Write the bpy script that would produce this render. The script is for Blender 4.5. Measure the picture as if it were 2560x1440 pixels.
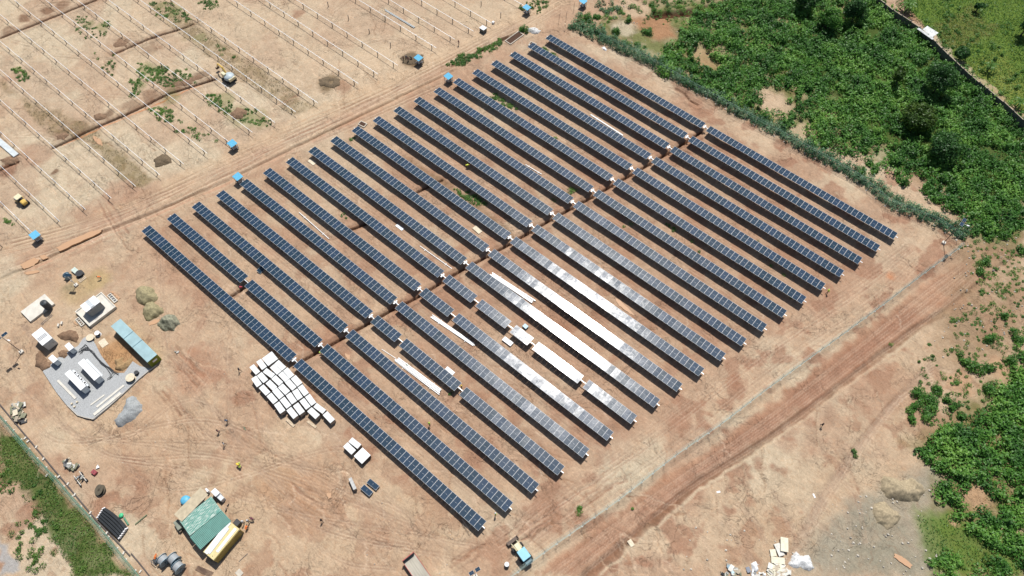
import bpy, math, random
import numpy as np
from mathutils import Vector, Matrix
R_=math.radians
SC=bpy.context.scene
for o in list(bpy.data.objects): bpy.data.objects.remove(o)
random.seed(7); RNG=np.random.default_rng(11)

# ---------------------------------------------------------------- camera
CAMR=np.array([[0.764988,0.643963,0.010215],[0.559863,-0.657075,-0.504783],[-0.318349,0.391872,-0.863186]])
CAMC=np.array([127.266415,-18.880677,141.124433]); FPX=1800.0
cd=bpy.data.cameras.new('camera'); cam=bpy.data.objects.new('camera',cd); SC.collection.objects.link(cam)
cd.sensor_width=36.0; cd.sensor_fit='HORIZONTAL'; cd.lens=36.0*FPX/2560.0; cd.clip_start=1.0; cd.clip_end=6000.0
m=Matrix.Identity(4)
for r in range(3):
    m[r][0]=CAMR[0][r]; m[r][1]=-CAMR[1][r]; m[r][2]=-CAMR[2][r]; m[r][3]=CAMC[r]
cam.matrix_world=m
SC.camera=cam
# ---------------------------------------------------------------- world + sun
SUN_AZ,SUN_EL=118.7,63.1
w=bpy.data.worlds.new('World'); SC.world=w; w.use_nodes=True
nt=w.node_tree; bg=nt.nodes['Background']
sky=nt.nodes.new('ShaderNodeTexSky'); sky.sky_type='NISHITA'; sky.sun_disc=False
sky.sun_elevation=R_(SUN_EL); sky.sun_rotation=R_((90-SUN_AZ)%360); sky.air_density=1.0; sky.dust_density=1.6; sky.ozone_density=1.0
nt.links.new(sky.outputs[0],bg.inputs[0]); bg.inputs[1].default_value=0.074
sl=bpy.data.lights.new('sun','SUN'); sl.energy=4.9; sl.angle=R_(0.53); sl.color=(1.0,0.965,0.92)
so=bpy.data.objects.new('sun',sl); SC.collection.objects.link(so)
sv=Vector((math.cos(R_(SUN_EL))*math.cos(R_(SUN_AZ)),math.cos(R_(SUN_EL))*math.sin(R_(SUN_AZ)),math.sin(R_(SUN_EL))))
so.rotation_euler=sv.to_track_quat('Z','Y').to_euler(); so.location=(0,0,60)
SC.view_settings.view_transform='Standard'; SC.view_settings.look='None'; SC.view_settings.gamma=1; SC.view_settings.use_curve_mapping=False
SC.view_settings.exposure=0.06
SC.cycles.max_bounces=5; SC.cycles.diffuse_bounces=1; SC.cycles.glossy_bounces=2; SC.cycles.transmission_bounces=2; SC.cycles.transparent_max_bounces=8

# ---------------------------------------------------------------- helpers
def G(px,py,z=0.0):
    """point of the site seen at picture position (px,py) at height z"""
    d=CAMR.T@np.array([(px-1280)/FPX,(py-720)/FPX,1.0]); p=CAMC+d*(z-CAMC[2])/d[2]
    return Vector((p[0],p[1],z))
def ang(a,b): return math.atan2(b[1]-a[1],b[0]-a[0])
def rect(c4,z=0.0):
    """(centre x, y, length, width, angle) of a rectangle from its four corners; length runs c0->c3"""
    p=[G(x,y,z) for x,y in c4]; c=sum(p,Vector((0,0,0)))/4
    u=((p[3]-p[0])+(p[2]-p[1]))/2; v=((p[1]-p[0])+(p[2]-p[3]))/2
    a=math.atan2(u.y,u.x)
    n=Vector((-math.sin(a),math.cos(a),0))
    return c.x,c.y,u.length,abs(v.dot(n)),a
def crop(ox,oy,s,pts): return [(ox+x/s,oy+y/s) for x,y in pts]

MATS={}
def mat(name,rgb,rough=0.8,metal=0.0,var=0.12,scale=2.0,bump=0.0,spec=0.5,stretch=None):
    if name in MATS: return MATS[name]
    m=bpy.data.materials.new(name); m.use_nodes=True; t=m.node_tree; N=t.nodes; L=t.links
    b=N['Principled BSDF']; b.inputs['Roughness'].default_value=rough; b.inputs['Metallic'].default_value=metal
    b.inputs['Specular IOR Level'].default_value=spec
    tc=N.new('ShaderNodeTexCoord'); no=N.new('ShaderNodeTexNoise'); no.inputs['Scale'].default_value=scale; no.inputs['Detail'].default_value=6
    if stretch:
        mp=N.new('ShaderNodeMapping'); mp.inputs['Scale'].default_value=stretch; L.new(tc.outputs['Object'],mp.inputs[0]); L.new(mp.outputs[0],no.inputs['Vector'])
    else: L.new(tc.outputs['Object'],no.inputs['Vector'])
    mr=N.new('ShaderNodeMapRange'); mr.inputs[1].default_value=0.3; mr.inputs[2].default_value=0.7; mr.inputs[3].default_value=1-var*1.3; mr.inputs[4].default_value=1+var
    L.new(no.outputs[0],mr.inputs[0])
    vm=N.new('ShaderNodeVectorMath'); vm.operation='SCALE'; vm.inputs[0].default_value=rgb; L.new(mr.outputs[0],vm.inputs['Scale'])
    L.new(vm.outputs[0],b.inputs['Base Color'])
    if bump>0:
        bp=N.new('ShaderNodeBump'); bp.inputs['Strength'].default_value=0.6; bp.inputs['Distance'].default_value=bump; L.new(no.outputs[0],bp.inputs['Height']); L.new(bp.outputs[0],b.inputs['Normal'])
    MATS[name]=m; return m

class MB:
    def __init__(s): s.v=[]; s.f=[]; s.m=[]
    def add(s,vs,fs,mi=0):
        b=len(s.v); s.v+=[tuple(p) for p in vs]; s.f+=[tuple(i+b for i in f) for f in fs]; s.m+=[mi]*len(fs); return s
    def box(s,c,d,rz=0.0,mi=0,bev=0.0):
        """box centred on c with full size d"""
        x,y,z=d[0]/2,d[1]/2,d[2]/2; ca,sa=math.cos(rz),math.sin(rz)
        def T(p): return (c[0]+p[0]*ca-p[1]*sa,c[1]+p[0]*sa+p[1]*ca,c[2]+p[2])
        if bev<=0:
            vs=[T(p) for p in [(-x,-y,-z),(x,-y,-z),(x,y,-z),(-x,y,-z),(-x,-y,z),(x,-y,z),(x,y,z),(-x,y,z)]]
            return s.add(vs,[(0,3,2,1),(4,5,6,7),(0,1,5,4),(1,2,6,5),(2,3,7,6),(3,0,4,7)],mi)
        e=bev; ring=[(-x+e,-y),(x-e,-y),(x,-y+e),(x,y-e),(x-e,y),(-x+e,y),(-x,y-e),(-x,-y+e)]
        ri=[((a*(x-e)/x) if x>e else a,(b*(y-e)/y) if y>e else b) for a,b in ring]
        vs=[T((a,b,-z)) for a,b in ring]+[T((a,b,z-e)) for a,b in ring]+[T((a,b,z)) for a,b in ri]
        fs=[tuple(range(7,-1,-1)),tuple(range(16,24))]
        for k in range(8):
            j=(k+1)%8; fs+=[(k,j,j+8,k+8),(k+8,j+8,j+16,k+16)]
        return s.add(vs,fs,mi)
    def prism(s,poly,z0,z1,mi=0):
        n=len(poly); vs=[(p[0],p[1],z0) for p in poly]+[(p[0],p[1],z1) for p in poly]
        fs=[tuple(range(n-1,-1,-1)),tuple(range(n,2*n))]+[(k,(k+1)%n,(k+1)%n+n,k+n) for k in range(n)]
        return s.add(vs,fs,mi)
    def tube(s,p,r,n=8,mi=0,cap=True):
        """tube through the points p; r a radius or one per point"""
        p=[Vector(q) for q in p]; k=len(p); r=[r]*k if not hasattr(r,'__len__') else r
        vs=[]
        for i in range(k):
            d=(p[min(i+1,k-1)]-p[max(i-1,0)]).normalized()
            u=d.cross(Vector((0,0,1)));
            if u.length<1e-3: u=d.cross(Vector((0,1,0)))
            u.normalize(); w_=u.cross(d)
            for j in range(n):
                a=2*math.pi*(j+0.5)/n; vs.append(p[i]+(u*math.cos(a)+w_*math.sin(a))*r[i])
        fs=[]
        for i in range(k-1):
            for j in range(n):
                a=i*n+j; b=i*n+(j+1)%n; fs.append((a,b,b+n,a+n))
        if cap: fs+=[tuple(range(n-1,-1,-1)),tuple(range((k-1)*n,k*n))]
        return s.add(vs,fs,mi)
    def lathe(s,prof,c=(0,0,0),n=20,mi=0,axis='z',rz=0.0):
        vs=[];fs=[];k=len(prof); ca,sa=math.cos(rz),math.sin(rz)
        for (r,z) in prof:
            for j in range(n):
                a=2*math.pi*j/n
                if axis=='z': q=(r*math.cos(a),r*math.sin(a),z)
                else: q=(z,r*math.cos(a),r*math.sin(a))
                vs.append((c[0]+q[0]*ca-q[1]*sa,c[1]+q[0]*sa+q[1]*ca,c[2]+q[2]))
        for i in range(k-1):
            for j in range(n):
                a=i*n+j;b=i*n+(j+1)%n; fs.append((a,b,b+n,a+n))
        if prof[0][0]>1e-4: fs.append(tuple(range(n-1,-1,-1)))
        if prof[-1][0]>1e-4: fs.append(tuple(range((k-1)*n,k*n)))
        return s.add(vs,fs,mi)
    def build(s,name,mats,parent=None,loc=(0,0,0),rz=0.0,smooth=False):
        me=bpy.data.meshes.new(name); me.from_pydata(s.v,[],s.f)
        if not isinstance(mats,(list,tuple)): mats=[mats]
        for x in mats: me.materials.append(x)
        if len(mats)>1: me.polygons.foreach_set('material_index',s.m)
        if smooth: me.polygons.foreach_set('use_smooth',[True]*len(s.f))
        me.update()
        o=bpy.data.objects.new(name,me); SC.collection.objects.link(o); o.location=loc; o.rotation_euler=(0,0,rz)
        if parent is not None: o.parent=parent
        return o
def tag(o,label=None,cat=None,group=None,kind=None):
    if label: o['label']=label
    if cat: o['category']=cat
    if group: o['group']=group
    if kind: o['kind']=kind
    return o
def thing(name,label,cat,loc=(0,0,0),rz=0.0,group=None):
    o=bpy.data.objects.new(name,None); SC.collection.objects.link(o); o.empty_display_size=0.3
    o.location=loc; o.rotation_euler=(0,0,rz); return tag(o,label,cat,group)
def dup(root,loc=None,rz=None,label=None):
    r=root.copy(); SC.collection.objects.link(r)
    if loc is not None: r.location=loc
    if rz is not None: r.rotation_euler=(0,0,rz)
    if label: r['label']=label
    for ch in list(root.children):
        c=ch.copy(); SC.collection.objects.link(c); c.parent=r
        for g in list(ch.children):
            d=g.copy(); SC.collection.objects.link(d); d.parent=c
    return r
ORD=['first','second','third','fourth','fifth','sixth','seventh','eighth','ninth','tenth','eleventh','twelfth','thirteenth','fourteenth','fifteenth','sixteenth','seventeenth','eighteenth','nineteenth','twentieth','twenty-first','twenty-second','twenty-third','twenty-fourth']

# noise on arrays
_T=RNG.random((256,256))
def vn(x,y,s=0):
    x=x+s*17.13; y=y+s*5.71
    xi=np.floor(x).astype(int); yi=np.floor(y).astype(int); fx=x-xi; fy=y-yi
    fx=fx*fx*(3-2*fx); fy=fy*fy*(3-2*fy)
    a=_T[xi&255,yi&255];b=_T[(xi+1)&255,yi&255];c=_T[xi&255,(yi+1)&255];d=_T[(xi+1)&255,(yi+1)&255]
    return a+(b-a)*fx+(c-a)*fy+(a-b-c+d)*fx*fy
def fbm(x,y,o=4,s=0):
    t=0;a=0.5;n=0
    for k in range(o): t=t+a*vn(x*2**k,y*2**k,s+k*3); n+=a; a*=0.5
    return t/n
def sstep(a,b,x): 
    t=np.clip((x-a)/(b-a),0,1); return t*t*(3-2*t)
def W2(pts): return np.array([[*G(x,y)[:2]] for x,y in pts])
def dline(X,Y,pts):
    """distance to a polyline (metres)"""
    d=np.full(X.shape,1e9)
    for (a,b) in zip(pts[:-1],pts[1:]):
        vx,vy=b-a; L=vx*vx+vy*vy+1e-9
        t=np.clip(((X-a[0])*vx+(Y-a[1])*vy)/L,0,1)
        d=np.minimum(d,np.hypot(X-a[0]-t*vx,Y-a[1]-t*vy))
    return d
def inpoly(X,Y,pts):
    ins=np.zeros(X.shape,bool); n=len(pts)
    for i in range(n):
        x1,y1=pts[i];x2,y2=pts[(i+1)%n]
        if y1==y2: continue
        c=((y1>Y)!=(y2>Y))&(X<(x2-x1)*(Y-y1)/(y2-y1)+x1); ins^=c
    return ins
def sdpoly(X,Y,pts):
    p=np.vstack([pts,pts[:1]]); d=dline(X,Y,p); return np.where(inpoly(X,Y,pts),-d,d)
def lin(r,g,b): 
    f=lambda c:((c/255+0.055)/1.055)**2.4 if c>10 else c/255/12.92
    return np.array([f(r),f(g),f(b)])
# ================================================================ GROUND
KA=0.78                       # picture tone -> albedo
def C_(r,g,b): return lin(r,g,b)*KA
SAND=C_(205,180,148); PALE=C_(212,198,168); RED=C_(180,142,114); RED2=C_(160,114,88); DARK=C_(132,100,76); MOIST=C_(98,66,46); OLIVE=C_(170,158,130); GREEN=C_(84,104,44); ORANGE=C_(214,130,72); GREYG=C_(186,180,160)
STEP=0.24
xs=np.arange(-140,240,STEP); ys=np.arange(-125,260,STEP)
GX,GY=np.meshgrid(xs,ys,indexing='ij')
# keep what the photograph and a step to its side can see
rel=np.stack([GX-CAMC[0],GY-CAMC[1],np.full_like(GX,-CAMC[2])],-1)@CAMR.T
U=rel[...,0]/rel[...,2]*FPX; V=rel[...,1]/rel[...,2]*FPX
keep=(np.abs(U)<1280*1.3)&(np.abs(V)<720*1.5); del rel,U,V
X=GX[keep];Y=GY[keep]
Z=(fbm(X/9,Y/9,4,1)-0.5)*0.30+(fbm(X/1.3,Y/1.3,3,2)-0.5)*0.10
col=np.tile(SAND,(len(X),1))
wx=X+(fbm(X/2.5,Y/2.5,3,5)-0.5)*3.0; wy=Y+(fbm(X/2.5,Y/2.5,3,9)-0.5)*3.0
def mix(a,c,s=None):
    global col
    a=np.clip(a,0,1)[:,None]
    if s is None: col=col*(1-a)+np.asarray(c)*a
    else: col[s]=col[s]*(1-a)+np.asarray(c)*a
def near(p,mg):
    lo=p.min(0)-mg; hi=p.max(0)+mg
    i0,i1=np.searchsorted(X,lo[0]),np.searchsorted(X,hi[0]); yy=Y[i0:i1]
    return i0+np.nonzero((yy>lo[1])&(yy<hi[1]))[0]
def blob(x,y,rx,c,a,k=0.5):
    p=G(x,y); s=near(np.array([[p.x,p.y]]),rx*1.2+3); d=np.hypot(wx[s]-p.x,wy[s]-p.y); mix(sstep(rx*1.15,rx*k,d)*a,c,s)
def poly(pts,c,alpha=1.0,soft=2.0,brk=0.0,sc=3.0):
    p=W2(pts); s=near(p,soft+3); d=sdpoly(wx[s],wy[s],p); a=sstep(soft,-soft,d)
    if brk>0: a=a*(1-brk+brk*sstep(0.38,0.62,fbm(X[s]/sc,Y[s]/sc,3,21)))
    mix(a*alpha,c,s)
def stroke(pts,c,wd=1.0,alpha=1.0,soft=0.6,brk=0.0,warp=0.35,sc=2.0):
    p=W2(pts); s=near(p,wd+soft+2); d=dline(X[s]+(wx[s]-X[s])*warp,Y[s]+(wy[s]-Y[s])*warp,p); a=sstep(wd+soft,max(wd-soft,0),d)
    if brk>0: a=a*(1-brk+brk*sstep(0.4,0.6,fbm(X[s]/sc,Y[s]/sc,3,33)))
    mix(a*alpha,c,s)
def carve(pts,depth,wd,soft=0.35,warp=0.0):
    p=W2(pts); s=near(p,wd+soft+2)
    d=dline(X[s]+(wx[s]-X[s])*warp,Y[s]+(wy[s]-Y[s])*warp,p); Z[s]-=depth*sstep(wd+soft,max(wd-soft,0),d)
def berm(pts,h,off,wd):
    p=W2(pts); s=near(p,off+3*wd)
    d=dline(X[s],Y[s],p); Z[s]+=h*np.exp(-((d-off)/wd)**2)*(0.4+1.2*fbm(X[s]/1.1,Y[s]/1.1,3,41))
def curve(pts,n=8):
    out=[]; P_=[np.array(p,float) for p in pts]
    for i in range(len(P_)-1):
        p0=P_[max(i-1,0)];p1=P_[i];p2=P_[i+1];p3=P_[min(i+2,len(P_)-1)]
        for t in np.linspace(0,1,n,endpoint=False): out.append(tuple(.5*((2*p1)+(p2-p0)*t+(2*p0-5*p1+4*p2-p3)*t*t+(3*p1-p0-3*p2+p3)*t**3)))
    out.append(tuple(P_[-1])); return out
# broad soil tones
mix(sstep(0.50,0.68,fbm(X/16,Y/16,4,13))*0.55,PALE)
mix(sstep(0.48,0.62,fbm(X/11,Y/11,4,17))*0.5,RED); mix(sstep(0.55,0.66,fbm(X/4.5,Y/4.5,4,29))*(.12+.5*sstep(-5,60,X-.25*Y)),RED2)
poly([(0,0),(1330,0),(1240,110),(900,220),(560,420),(300,500),(0,640)],PALE,0.35,3,0.35,9)
poly([(540,500),(1360,80),(1780,290),(2290,600),(1200,1340),(860,1040),(360,590)],RED,0.45,5,0.4,6)
poly([(1000,760),(1500,420),(2260,590),(1650,1060),(1400,1230),(1080,1060)],RED,0.45,5,0.5,5)
poly([(1230,1300),(1660,1060),(2250,640),(2400,620),(1950,930),(1560,1190),(1330,1390)],RED,0.35,3,0.6,3)
poly([(350,470),(720,330),(1000,220),(980,250),(640,400),(420,520),(240,560)],RED,0.25,2,0.7,3)
poly([(0,560),(330,480),(420,560),(640,900),(560,1010),(250,760),(0,720)],RED,0.3,3,0.6,4)
poly([(0,800),(130,1020),(500,1440),(1290,1440),(1120,1240),(700,1080),(420,960)],C_(202,174,140),0.55,5,0.3,6)
poly([(1090,960),(1150,950),(1420,1150),(1360,1180)],RED2,0.35,1.5,0.6,2)
poly([(1000,1040),(1040,1030),(1120,1120),(1060,1140)],RED2,0.5,1,0.5,2)
# road on the right, outside the fence
road=[(1335,1440),(1600,1245),(1850,1075),(2100,880),(2300,725),(2420,640),(2480,690),(2300,810),(2107,960),(1920,1095),(1730,1225),(1480,1440)]
poly(road,C_(182,140,110),0.9,0.8,0.25,5)
poly([(1800,1110),(2250,775),(2330,790),(2107,950),(1900,1100),(1600,1330),(1540,1360)],RED2,0.75,1.5,0.25,6)
stroke([(1340,1440),(1610,1245),(1860,1072),(2110,877),(2310,718)],C_(196,158,126),0.5,0.5,0.5,0.4)
stroke([(1462,1440),(1580,1345),(1730,1215),(1920,1098),(2107,962),(2290,820),(2360,780)],C_(128,98,74),0.9,0.75,0.5,0.3)
stroke([(1500,1440),(1590,1362),(1740,1230),(1930,1108),(2120,968),(2300,832)],C_(212,190,158),0.28,0.9,0.2,0.1)
carve([(1462,1440),(1580,1345),(1730,1215),(1920,1098),(2107,962),(2290,820),(2360,780),(2455,705),(2560,620)],0.35,0.5,0.5)
for k in range(5):
    t=k/4.0; a=[(1355+110*t,1440),(1610+85*t,1245-10*t),(1860+75*t,1075+8*t),(2110+10*t,880+62*t),(2300+25*t,725+70*t)]
    stroke(a,C_(198,164,134) if k%2 else C_(160,116,90),0.5,0.35,0.5,0.5,0.2,4)
poly([(2360,790),(2480,700),(2560,640),(2560,1440),(2000,1440),(1760,1440),(1900,1240),(2120,980)],C_(192,164,130),0.35,4,0.3,7)
poly([(1970,1060),(2200,900),(2290,940),(2200,1140),(2000,1150)],RED,0.5,3,0.5,4)
poly([(2380,620),(2560,540),(2560,900),(2460,940),(2330,900),(2350,800)],C_(160,134,102),0.75,2.5,0.4,3)
poly([(2080,1290),(2200,1220),(2340,1150),(2370,1250),(2340,1440),(1980,1440),(2040,1330)],C_(168,160,138),0.95,2,0.15,3)
poly([(2140,1290),(2330,1330),(2300,1440),(2110,1440)],C_(150,146,124),0.5,1.5,0.6,2)
# the dirt road between the two fields
road2=[(0,640),(200,560),(420,500),(640,380),(860,285),(1010,210),(1230,95),(1330,40),(1440,0),(1330,0),(1180,90),(960,190),(700,310),(420,450),(200,545),(0,610)]
poly(road2,C_(212,184,148),0.6,1.5,0.2,5)
for off,cc,al in ((0,C_(120,86,58),0.8),(10,C_(206,160,128),0.7),(-9,C_(228,196,160),0.5),(22,RED,0.5),(-20,RED,0.35),(-34,C_(190,150,120),0.35)):
    stroke([(0,697+off),(130,640+off),(255,580+off),(430,510+off),(560,455+off*.9),(700,385+off*.8),(880,298+off*.7),(1010,235+off*.6),(1120,183+off*.5)],cc,0.28 if off==0 else 0.42,al,0.3,0.25 if off==0 else 0.55,0.12,3)
carve([(0,697),(130,640),(255,580),(430,510),(560,455),(700,385),(880,298),(1010,235),(1130,178)],0.4,0.3,0.35,0.12)
for k in range(9):
    o_=-50+k*9; stroke([(450+12*k,490-3*k),(700,350+o_*.6),(900,262+o_*.5),(1060,190+o_*.4)],RED if k%2 else PALE,0.15,0.35,0.2,0.75,0.25,3)
poly([(840,170),(960,120),(1330,0),(1440,0),(1290,60),(1030,190),(900,240)],C_(216,190,156),0.4,3,0.3,4)
stroke([(1270,90),(1190,130),(1130,165)],MOIST,0.45,0.8,0.3); carve([(1290,84),(1255,100),(1195,130)],0.7,0.35)
# dark spoil and stains in the upper left field
for (x,y,rx,c,a) in [(310,104,2.2,DARK,.6),(375,122,3,DARK,.45),(60,48,2.2,DARK,.8),(115,28,2.2,DARK,.8),(155,12,2.6,DARK,.7),(20,75,2.5,DARK,.6),(298,107,2,DARK,.6),(400,120,2,DARK,.5),(250,296,2,MOIST,.6),(272,288,2,MOIST,.6),(330,262,2.5,DARK,.5),(372,240,2.4,DARK,.6),(440,212,3.2,MOIST,.5),(505,190,2.4,MOIST,.6),(195,318,3,DARK,.6),(155,335,2.4,DARK,.7),(820,208,3.6,C_(128,110,80),.8),(1030,150,3.4,C_(112,90,62),.9),(27,400,2.4,DARK,.9),(20,425,3,RED2,.7),(90,385,5,RED,.6),(140,425,1.2,DARK,.8),(300,480,5,RED,.6),(350,480,5,RED,.5),(215,540,4,RED,.5),(862,215,2.8,C_(150,98,70),.5),(745,33,2.2,RED2,.6)]:
    blob(x,y,rx,c,a)
bands=[[(0,215),(40,240),(215,305),(260,350),(400,450),(330,470),(230,360),(120,330),(0,190)],[(400,0),(520,80),(790,270),(735,290),(480,110),(380,20)]]
for b_ in bands: poly(b_,C_(150,132,96),0.7,1.0,0.45,1.2)
poly([(0,130),(30,150),(60,200),(0,200)],RED,0.5,1.5,.4)
poly([(225,335),(260,352),(395,450),(335,468),(240,370)],C_(150,134,98),0.75,0.8,0.4,1.2)
# trenches
tr=[([(0,95),(110,52),(240,0)],.45),([(281,137),(370,98),(460,70),(482,60)],.4),([(135,368),(240,318),(330,280),(420,235),(540,198)],.5),([(0,425),(22,414),(45,405)],.4),
 ([(738,912),(870,838),(975,778),(1040,745),(1160,672),(1275,610),(1385,545),(1490,487),(1590,430),(1680,377),(1755,330)],.4),([(870,577),(915,560)],.4),([(575,742),(612,718)],.45),([(1020,492),(1105,450)],.4),([(1690,222),(1712,234),(1725,252),(1745,262)],.12)]
for p_,wd in tr:
    berm(p_,0.22,1.4,0.5); stroke(p_,C_(150,108,80),wd+.5,0.5,0.6,0.6,0.15,1.6); stroke(p_,MOIST,wd*.7,0.95,0.2,0,.05); carve(p_,1.0,wd*0.55,0.2,.05)
stroke([(160,362),(250,322),(345,283),(430,243),(500,216)],ORANGE,0.14,0.85,0.25,0.35)
# cut bank top right

# ground under vegetation
poly([(1500,60),(1640,0),(2190,0),(2560,300),(2560,620),(2440,600),(2340,480),(2180,400),(1960,330),(1830,270),(1600,140),(1530,110)],C_(104,116,60),0.85,2.5,0.35,4)
poly([(1960,110),(2190,20),(2560,320),(2560,560),(2300,400),(2150,330)],C_(70,92,38),0.9,3)  # green undergrowth, darkened to put the shade under the bushes into the soil colour
poly([(2190,-60),(2700,-60),(2700,400),(2400,150)],C_(104,128,54),1.0,0.6); 
poly([(2330,70),(2430,5),(2460,60),(2520,60),(2400,130),(2350,110)],C_(118,104,66),0.6,1.0,0.4,1.2)
poly([(2380,180),(2500,130),(2560,200),(2560,290)],C_(160,156,84),0.4,3,0.5,2)
poly([(1560,35),(1660,35),(1690,90),(1650,100),(1570,60)],C_(178,134,98),0.9,1.2)
stroke([(1640,38),(1720,32),(1800,14),(1830,5)],MOIST,1.3,1.0,0.6); carve([(1640,38),(1720,32),(1800,14),(1830,5)],1.2,1.2,0.8)
for (x,y,rx,c,a) in [(1590,25,4.5,SAND,.9),(1560,70,4,PALE,.8),(1920,250,5,SAND,.95),(1950,270,5,SAND,.8),(1760,150,5,C_(196,160,120),.6),(1700,190,3,SAND,.5),(2000,330,4,SAND,.7),(2140,400,3,SAND,.6),(2290,450,4,RED,.6)]:
    blob(x,y,rx,c,a)
poly([(2260,1110),(2360,1050),(2470,960),(2560,900),(2560,1440),(2390,1440),(2330,1330),(2330,1180)],C_(120,116,64),0.85,2,0.4,2.5)
poly([(2300,1270),(2400,1290),(2560,1380),(2560,1440),(2320,1440),(2300,1340)],C_(96,124,50),0.85,1.5,0.1)
for (x,y,rx) in [(2440,1240,3.2),(2400,960,3),(2500,920,3),(2390,1310,1.6)]:
    blob(x,y,rx,C_(196,160,124),.85)
# strip outside the left fence
poly([(0,1060),(60,1110),(230,1300),(330,1440),(180,1440),(60,1210),(0,1200)],C_(84,104,50),0.95,0.8,0.12,1.5)
poly([(0,1340),(40,1400),(40,1440),(0,1440)],C_(176,174,168),0.95,0.5)
poly([(0,1040),(350,1440),(330,1440),(0,1060)],C_(190,160,122),0.6,0.5)
# weeds between rows (soil under them)
for (x,y,rx) in [(600,290,4),(640,300,4),(560,250,3),(430,240,3),(370,170,3),(345,215,2.5),(220,60,2),(255,65,2),(500,95,2.5),(440,30,3),(400,15,2)]:
    blob(x,y,rx,C_(120,130,70),.45)
stroke([(1010,400),(1110,460),(1200,530),(1270,590)],C_(120,96,64),1.2,0.55,0.8,0.3)
# pit pool of the mounds under utility area
for (x,y,rx,c,a) in [(245,700,3.5,C_(190,166,118),.8),(200,720,5,C_(196,172,124),.6),(175,718,1.6,C_(150,138,108),.7),(30,700,5,PALE,.7),(15,660,4,PALE,.6),(140,1100,4.5,C_(214,196,164),.6),(330,1180,4,RED2,.35),(360,1200,3,RED2,.35),(300,900,6,C_(184,144,102),.8),(285,880,5,C_(196,152,104),.7),(480,930,6,C_(190,142,110),.6),(520,900,5,RED,.5),(780,1240,7,C_(188,146,110),.5),(690,1210,6,C_(190,150,112),.5),(1200,1400,6,RED,.5),(1340,1300,5,RED,.5),(1560,1060,4,RED2,.4),(1330,640,3,C_(150,100,76),.6),(1410,830,3,RED2,.6),(1480,790,2.5,RED2,.5),(1845,962,2.5,RED2,.5),(1700,1050,3,RED2,.5),(2222,688,1.2,ORANGE,.45),(1530,1190,4,PALE,.6),(1590,1180,4,PALE,.7),(1640,1130,4,PALE,.6)]:
    blob(x,y,rx,c,a,.3)
# churned wet ground, tyre ruts
for (x,y,dx,dy,n,sp) in [(480,925,70,75,10,6),(770,1240,60,45,8,6),(1170,1390,50,-30,7,6),(1350,1330,60,-50,8,6),(720,250,60,-30,6,5),(430,1000,50,60,6,7),(1480,1220,120,-90,8,8),(2120,1180,40,90,4,8),(280,560,50,80,6,8)]:
    for k in range(n):
        ox,oy=random.uniform(-sp*n/2,sp*n/2),random.uniform(-sp*n/2,sp*n/2)
        q=[(x+ox-dx/2,y+oy-dy/2),(x+ox+random.uniform(-4,4),y+oy+random.uniform(-4,4)),(x+ox+dx/2,y+oy+dy/2)]
        stroke(q,random.choice([RED2,C_(150,108,82),C_(222,196,166),DARK]),0.14,0.45,0.2,0.5,0.4,2)
        carve(q,0.10,0.15,0.2,0.4)
# gullies on the slope below the road
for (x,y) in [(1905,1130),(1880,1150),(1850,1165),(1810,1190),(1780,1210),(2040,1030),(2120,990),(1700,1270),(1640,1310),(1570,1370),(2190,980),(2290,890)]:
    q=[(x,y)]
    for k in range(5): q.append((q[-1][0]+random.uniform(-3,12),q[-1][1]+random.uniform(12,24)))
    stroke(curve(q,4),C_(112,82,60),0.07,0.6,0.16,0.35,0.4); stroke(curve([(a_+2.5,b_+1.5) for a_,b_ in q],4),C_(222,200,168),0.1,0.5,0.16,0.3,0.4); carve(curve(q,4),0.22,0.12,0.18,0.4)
for k in range(130):   # rills
    x,y=random.uniform(300,1300),random.uniform(880,1440)
    if k%3==0: x,y=random.uniform(1300,1700),random.uniform(1080,1440)
    if k%5==0: x,y=random.uniform(0,1200),random.uniform(0,560)
    a=random.uniform(0.4,1.3); q=[(x,y)]
    for j in range(random.randint(4,8)):
        a+=random.uniform(-.5,.5); a=min(max(a,0.1),1.6); s_=random.uniform(12,26); q.append((q[-1][0]+s_*math.cos(a),q[-1][1]+s_*math.sin(a)))
    stroke(q,random.choice([C_(228,204,172),C_(150,114,84),C_(168,128,98),C_(222,192,158)]),0.09,0.55,0.18,0.3,0.5); carve(q,0.07,0.12,0.2,0.5)

def track(pts,al=.4,gap=8,cc=None):
    """a pair of wheel ruts each with a lighter line shifted to one side"""
    P_=curve(pts)
    for s_ in (-.5,.5):
        q=[]
        for i,(x,y) in enumerate(P_):
            a=P_[max(i-1,0)];b=P_[min(i+1,len(P_)-1)]; dx,dy=b[0]-a[0],b[1]-a[1]; l=math.hypot(dx,dy)+1e-6
            q.append((x-dy/l*gap*s_,y+dx/l*gap*s_))
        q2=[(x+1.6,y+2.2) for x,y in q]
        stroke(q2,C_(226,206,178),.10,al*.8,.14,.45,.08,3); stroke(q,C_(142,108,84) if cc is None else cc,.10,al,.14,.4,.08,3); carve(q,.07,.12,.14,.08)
rq=random.Random(77)
lanes=[([(0,625),(240,560),(560,420),(860,280),(1040,195),(1290,70),(1400,10)],9),([(30,600),(300,520),(620,375),(900,250),(1100,150),(1330,30)],8),([(0,655),(300,545),(600,410),(860,300),(1100,190)],7)]
for ln_,g_ in lanes:
    for k in range(3):
        o_=rq.uniform(-22,22); track([(x,y+o_+rq.uniform(-5,5)) for x,y in ln_],rq.uniform(.2,.45),g_,RED2 if k%2 else None)
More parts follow.
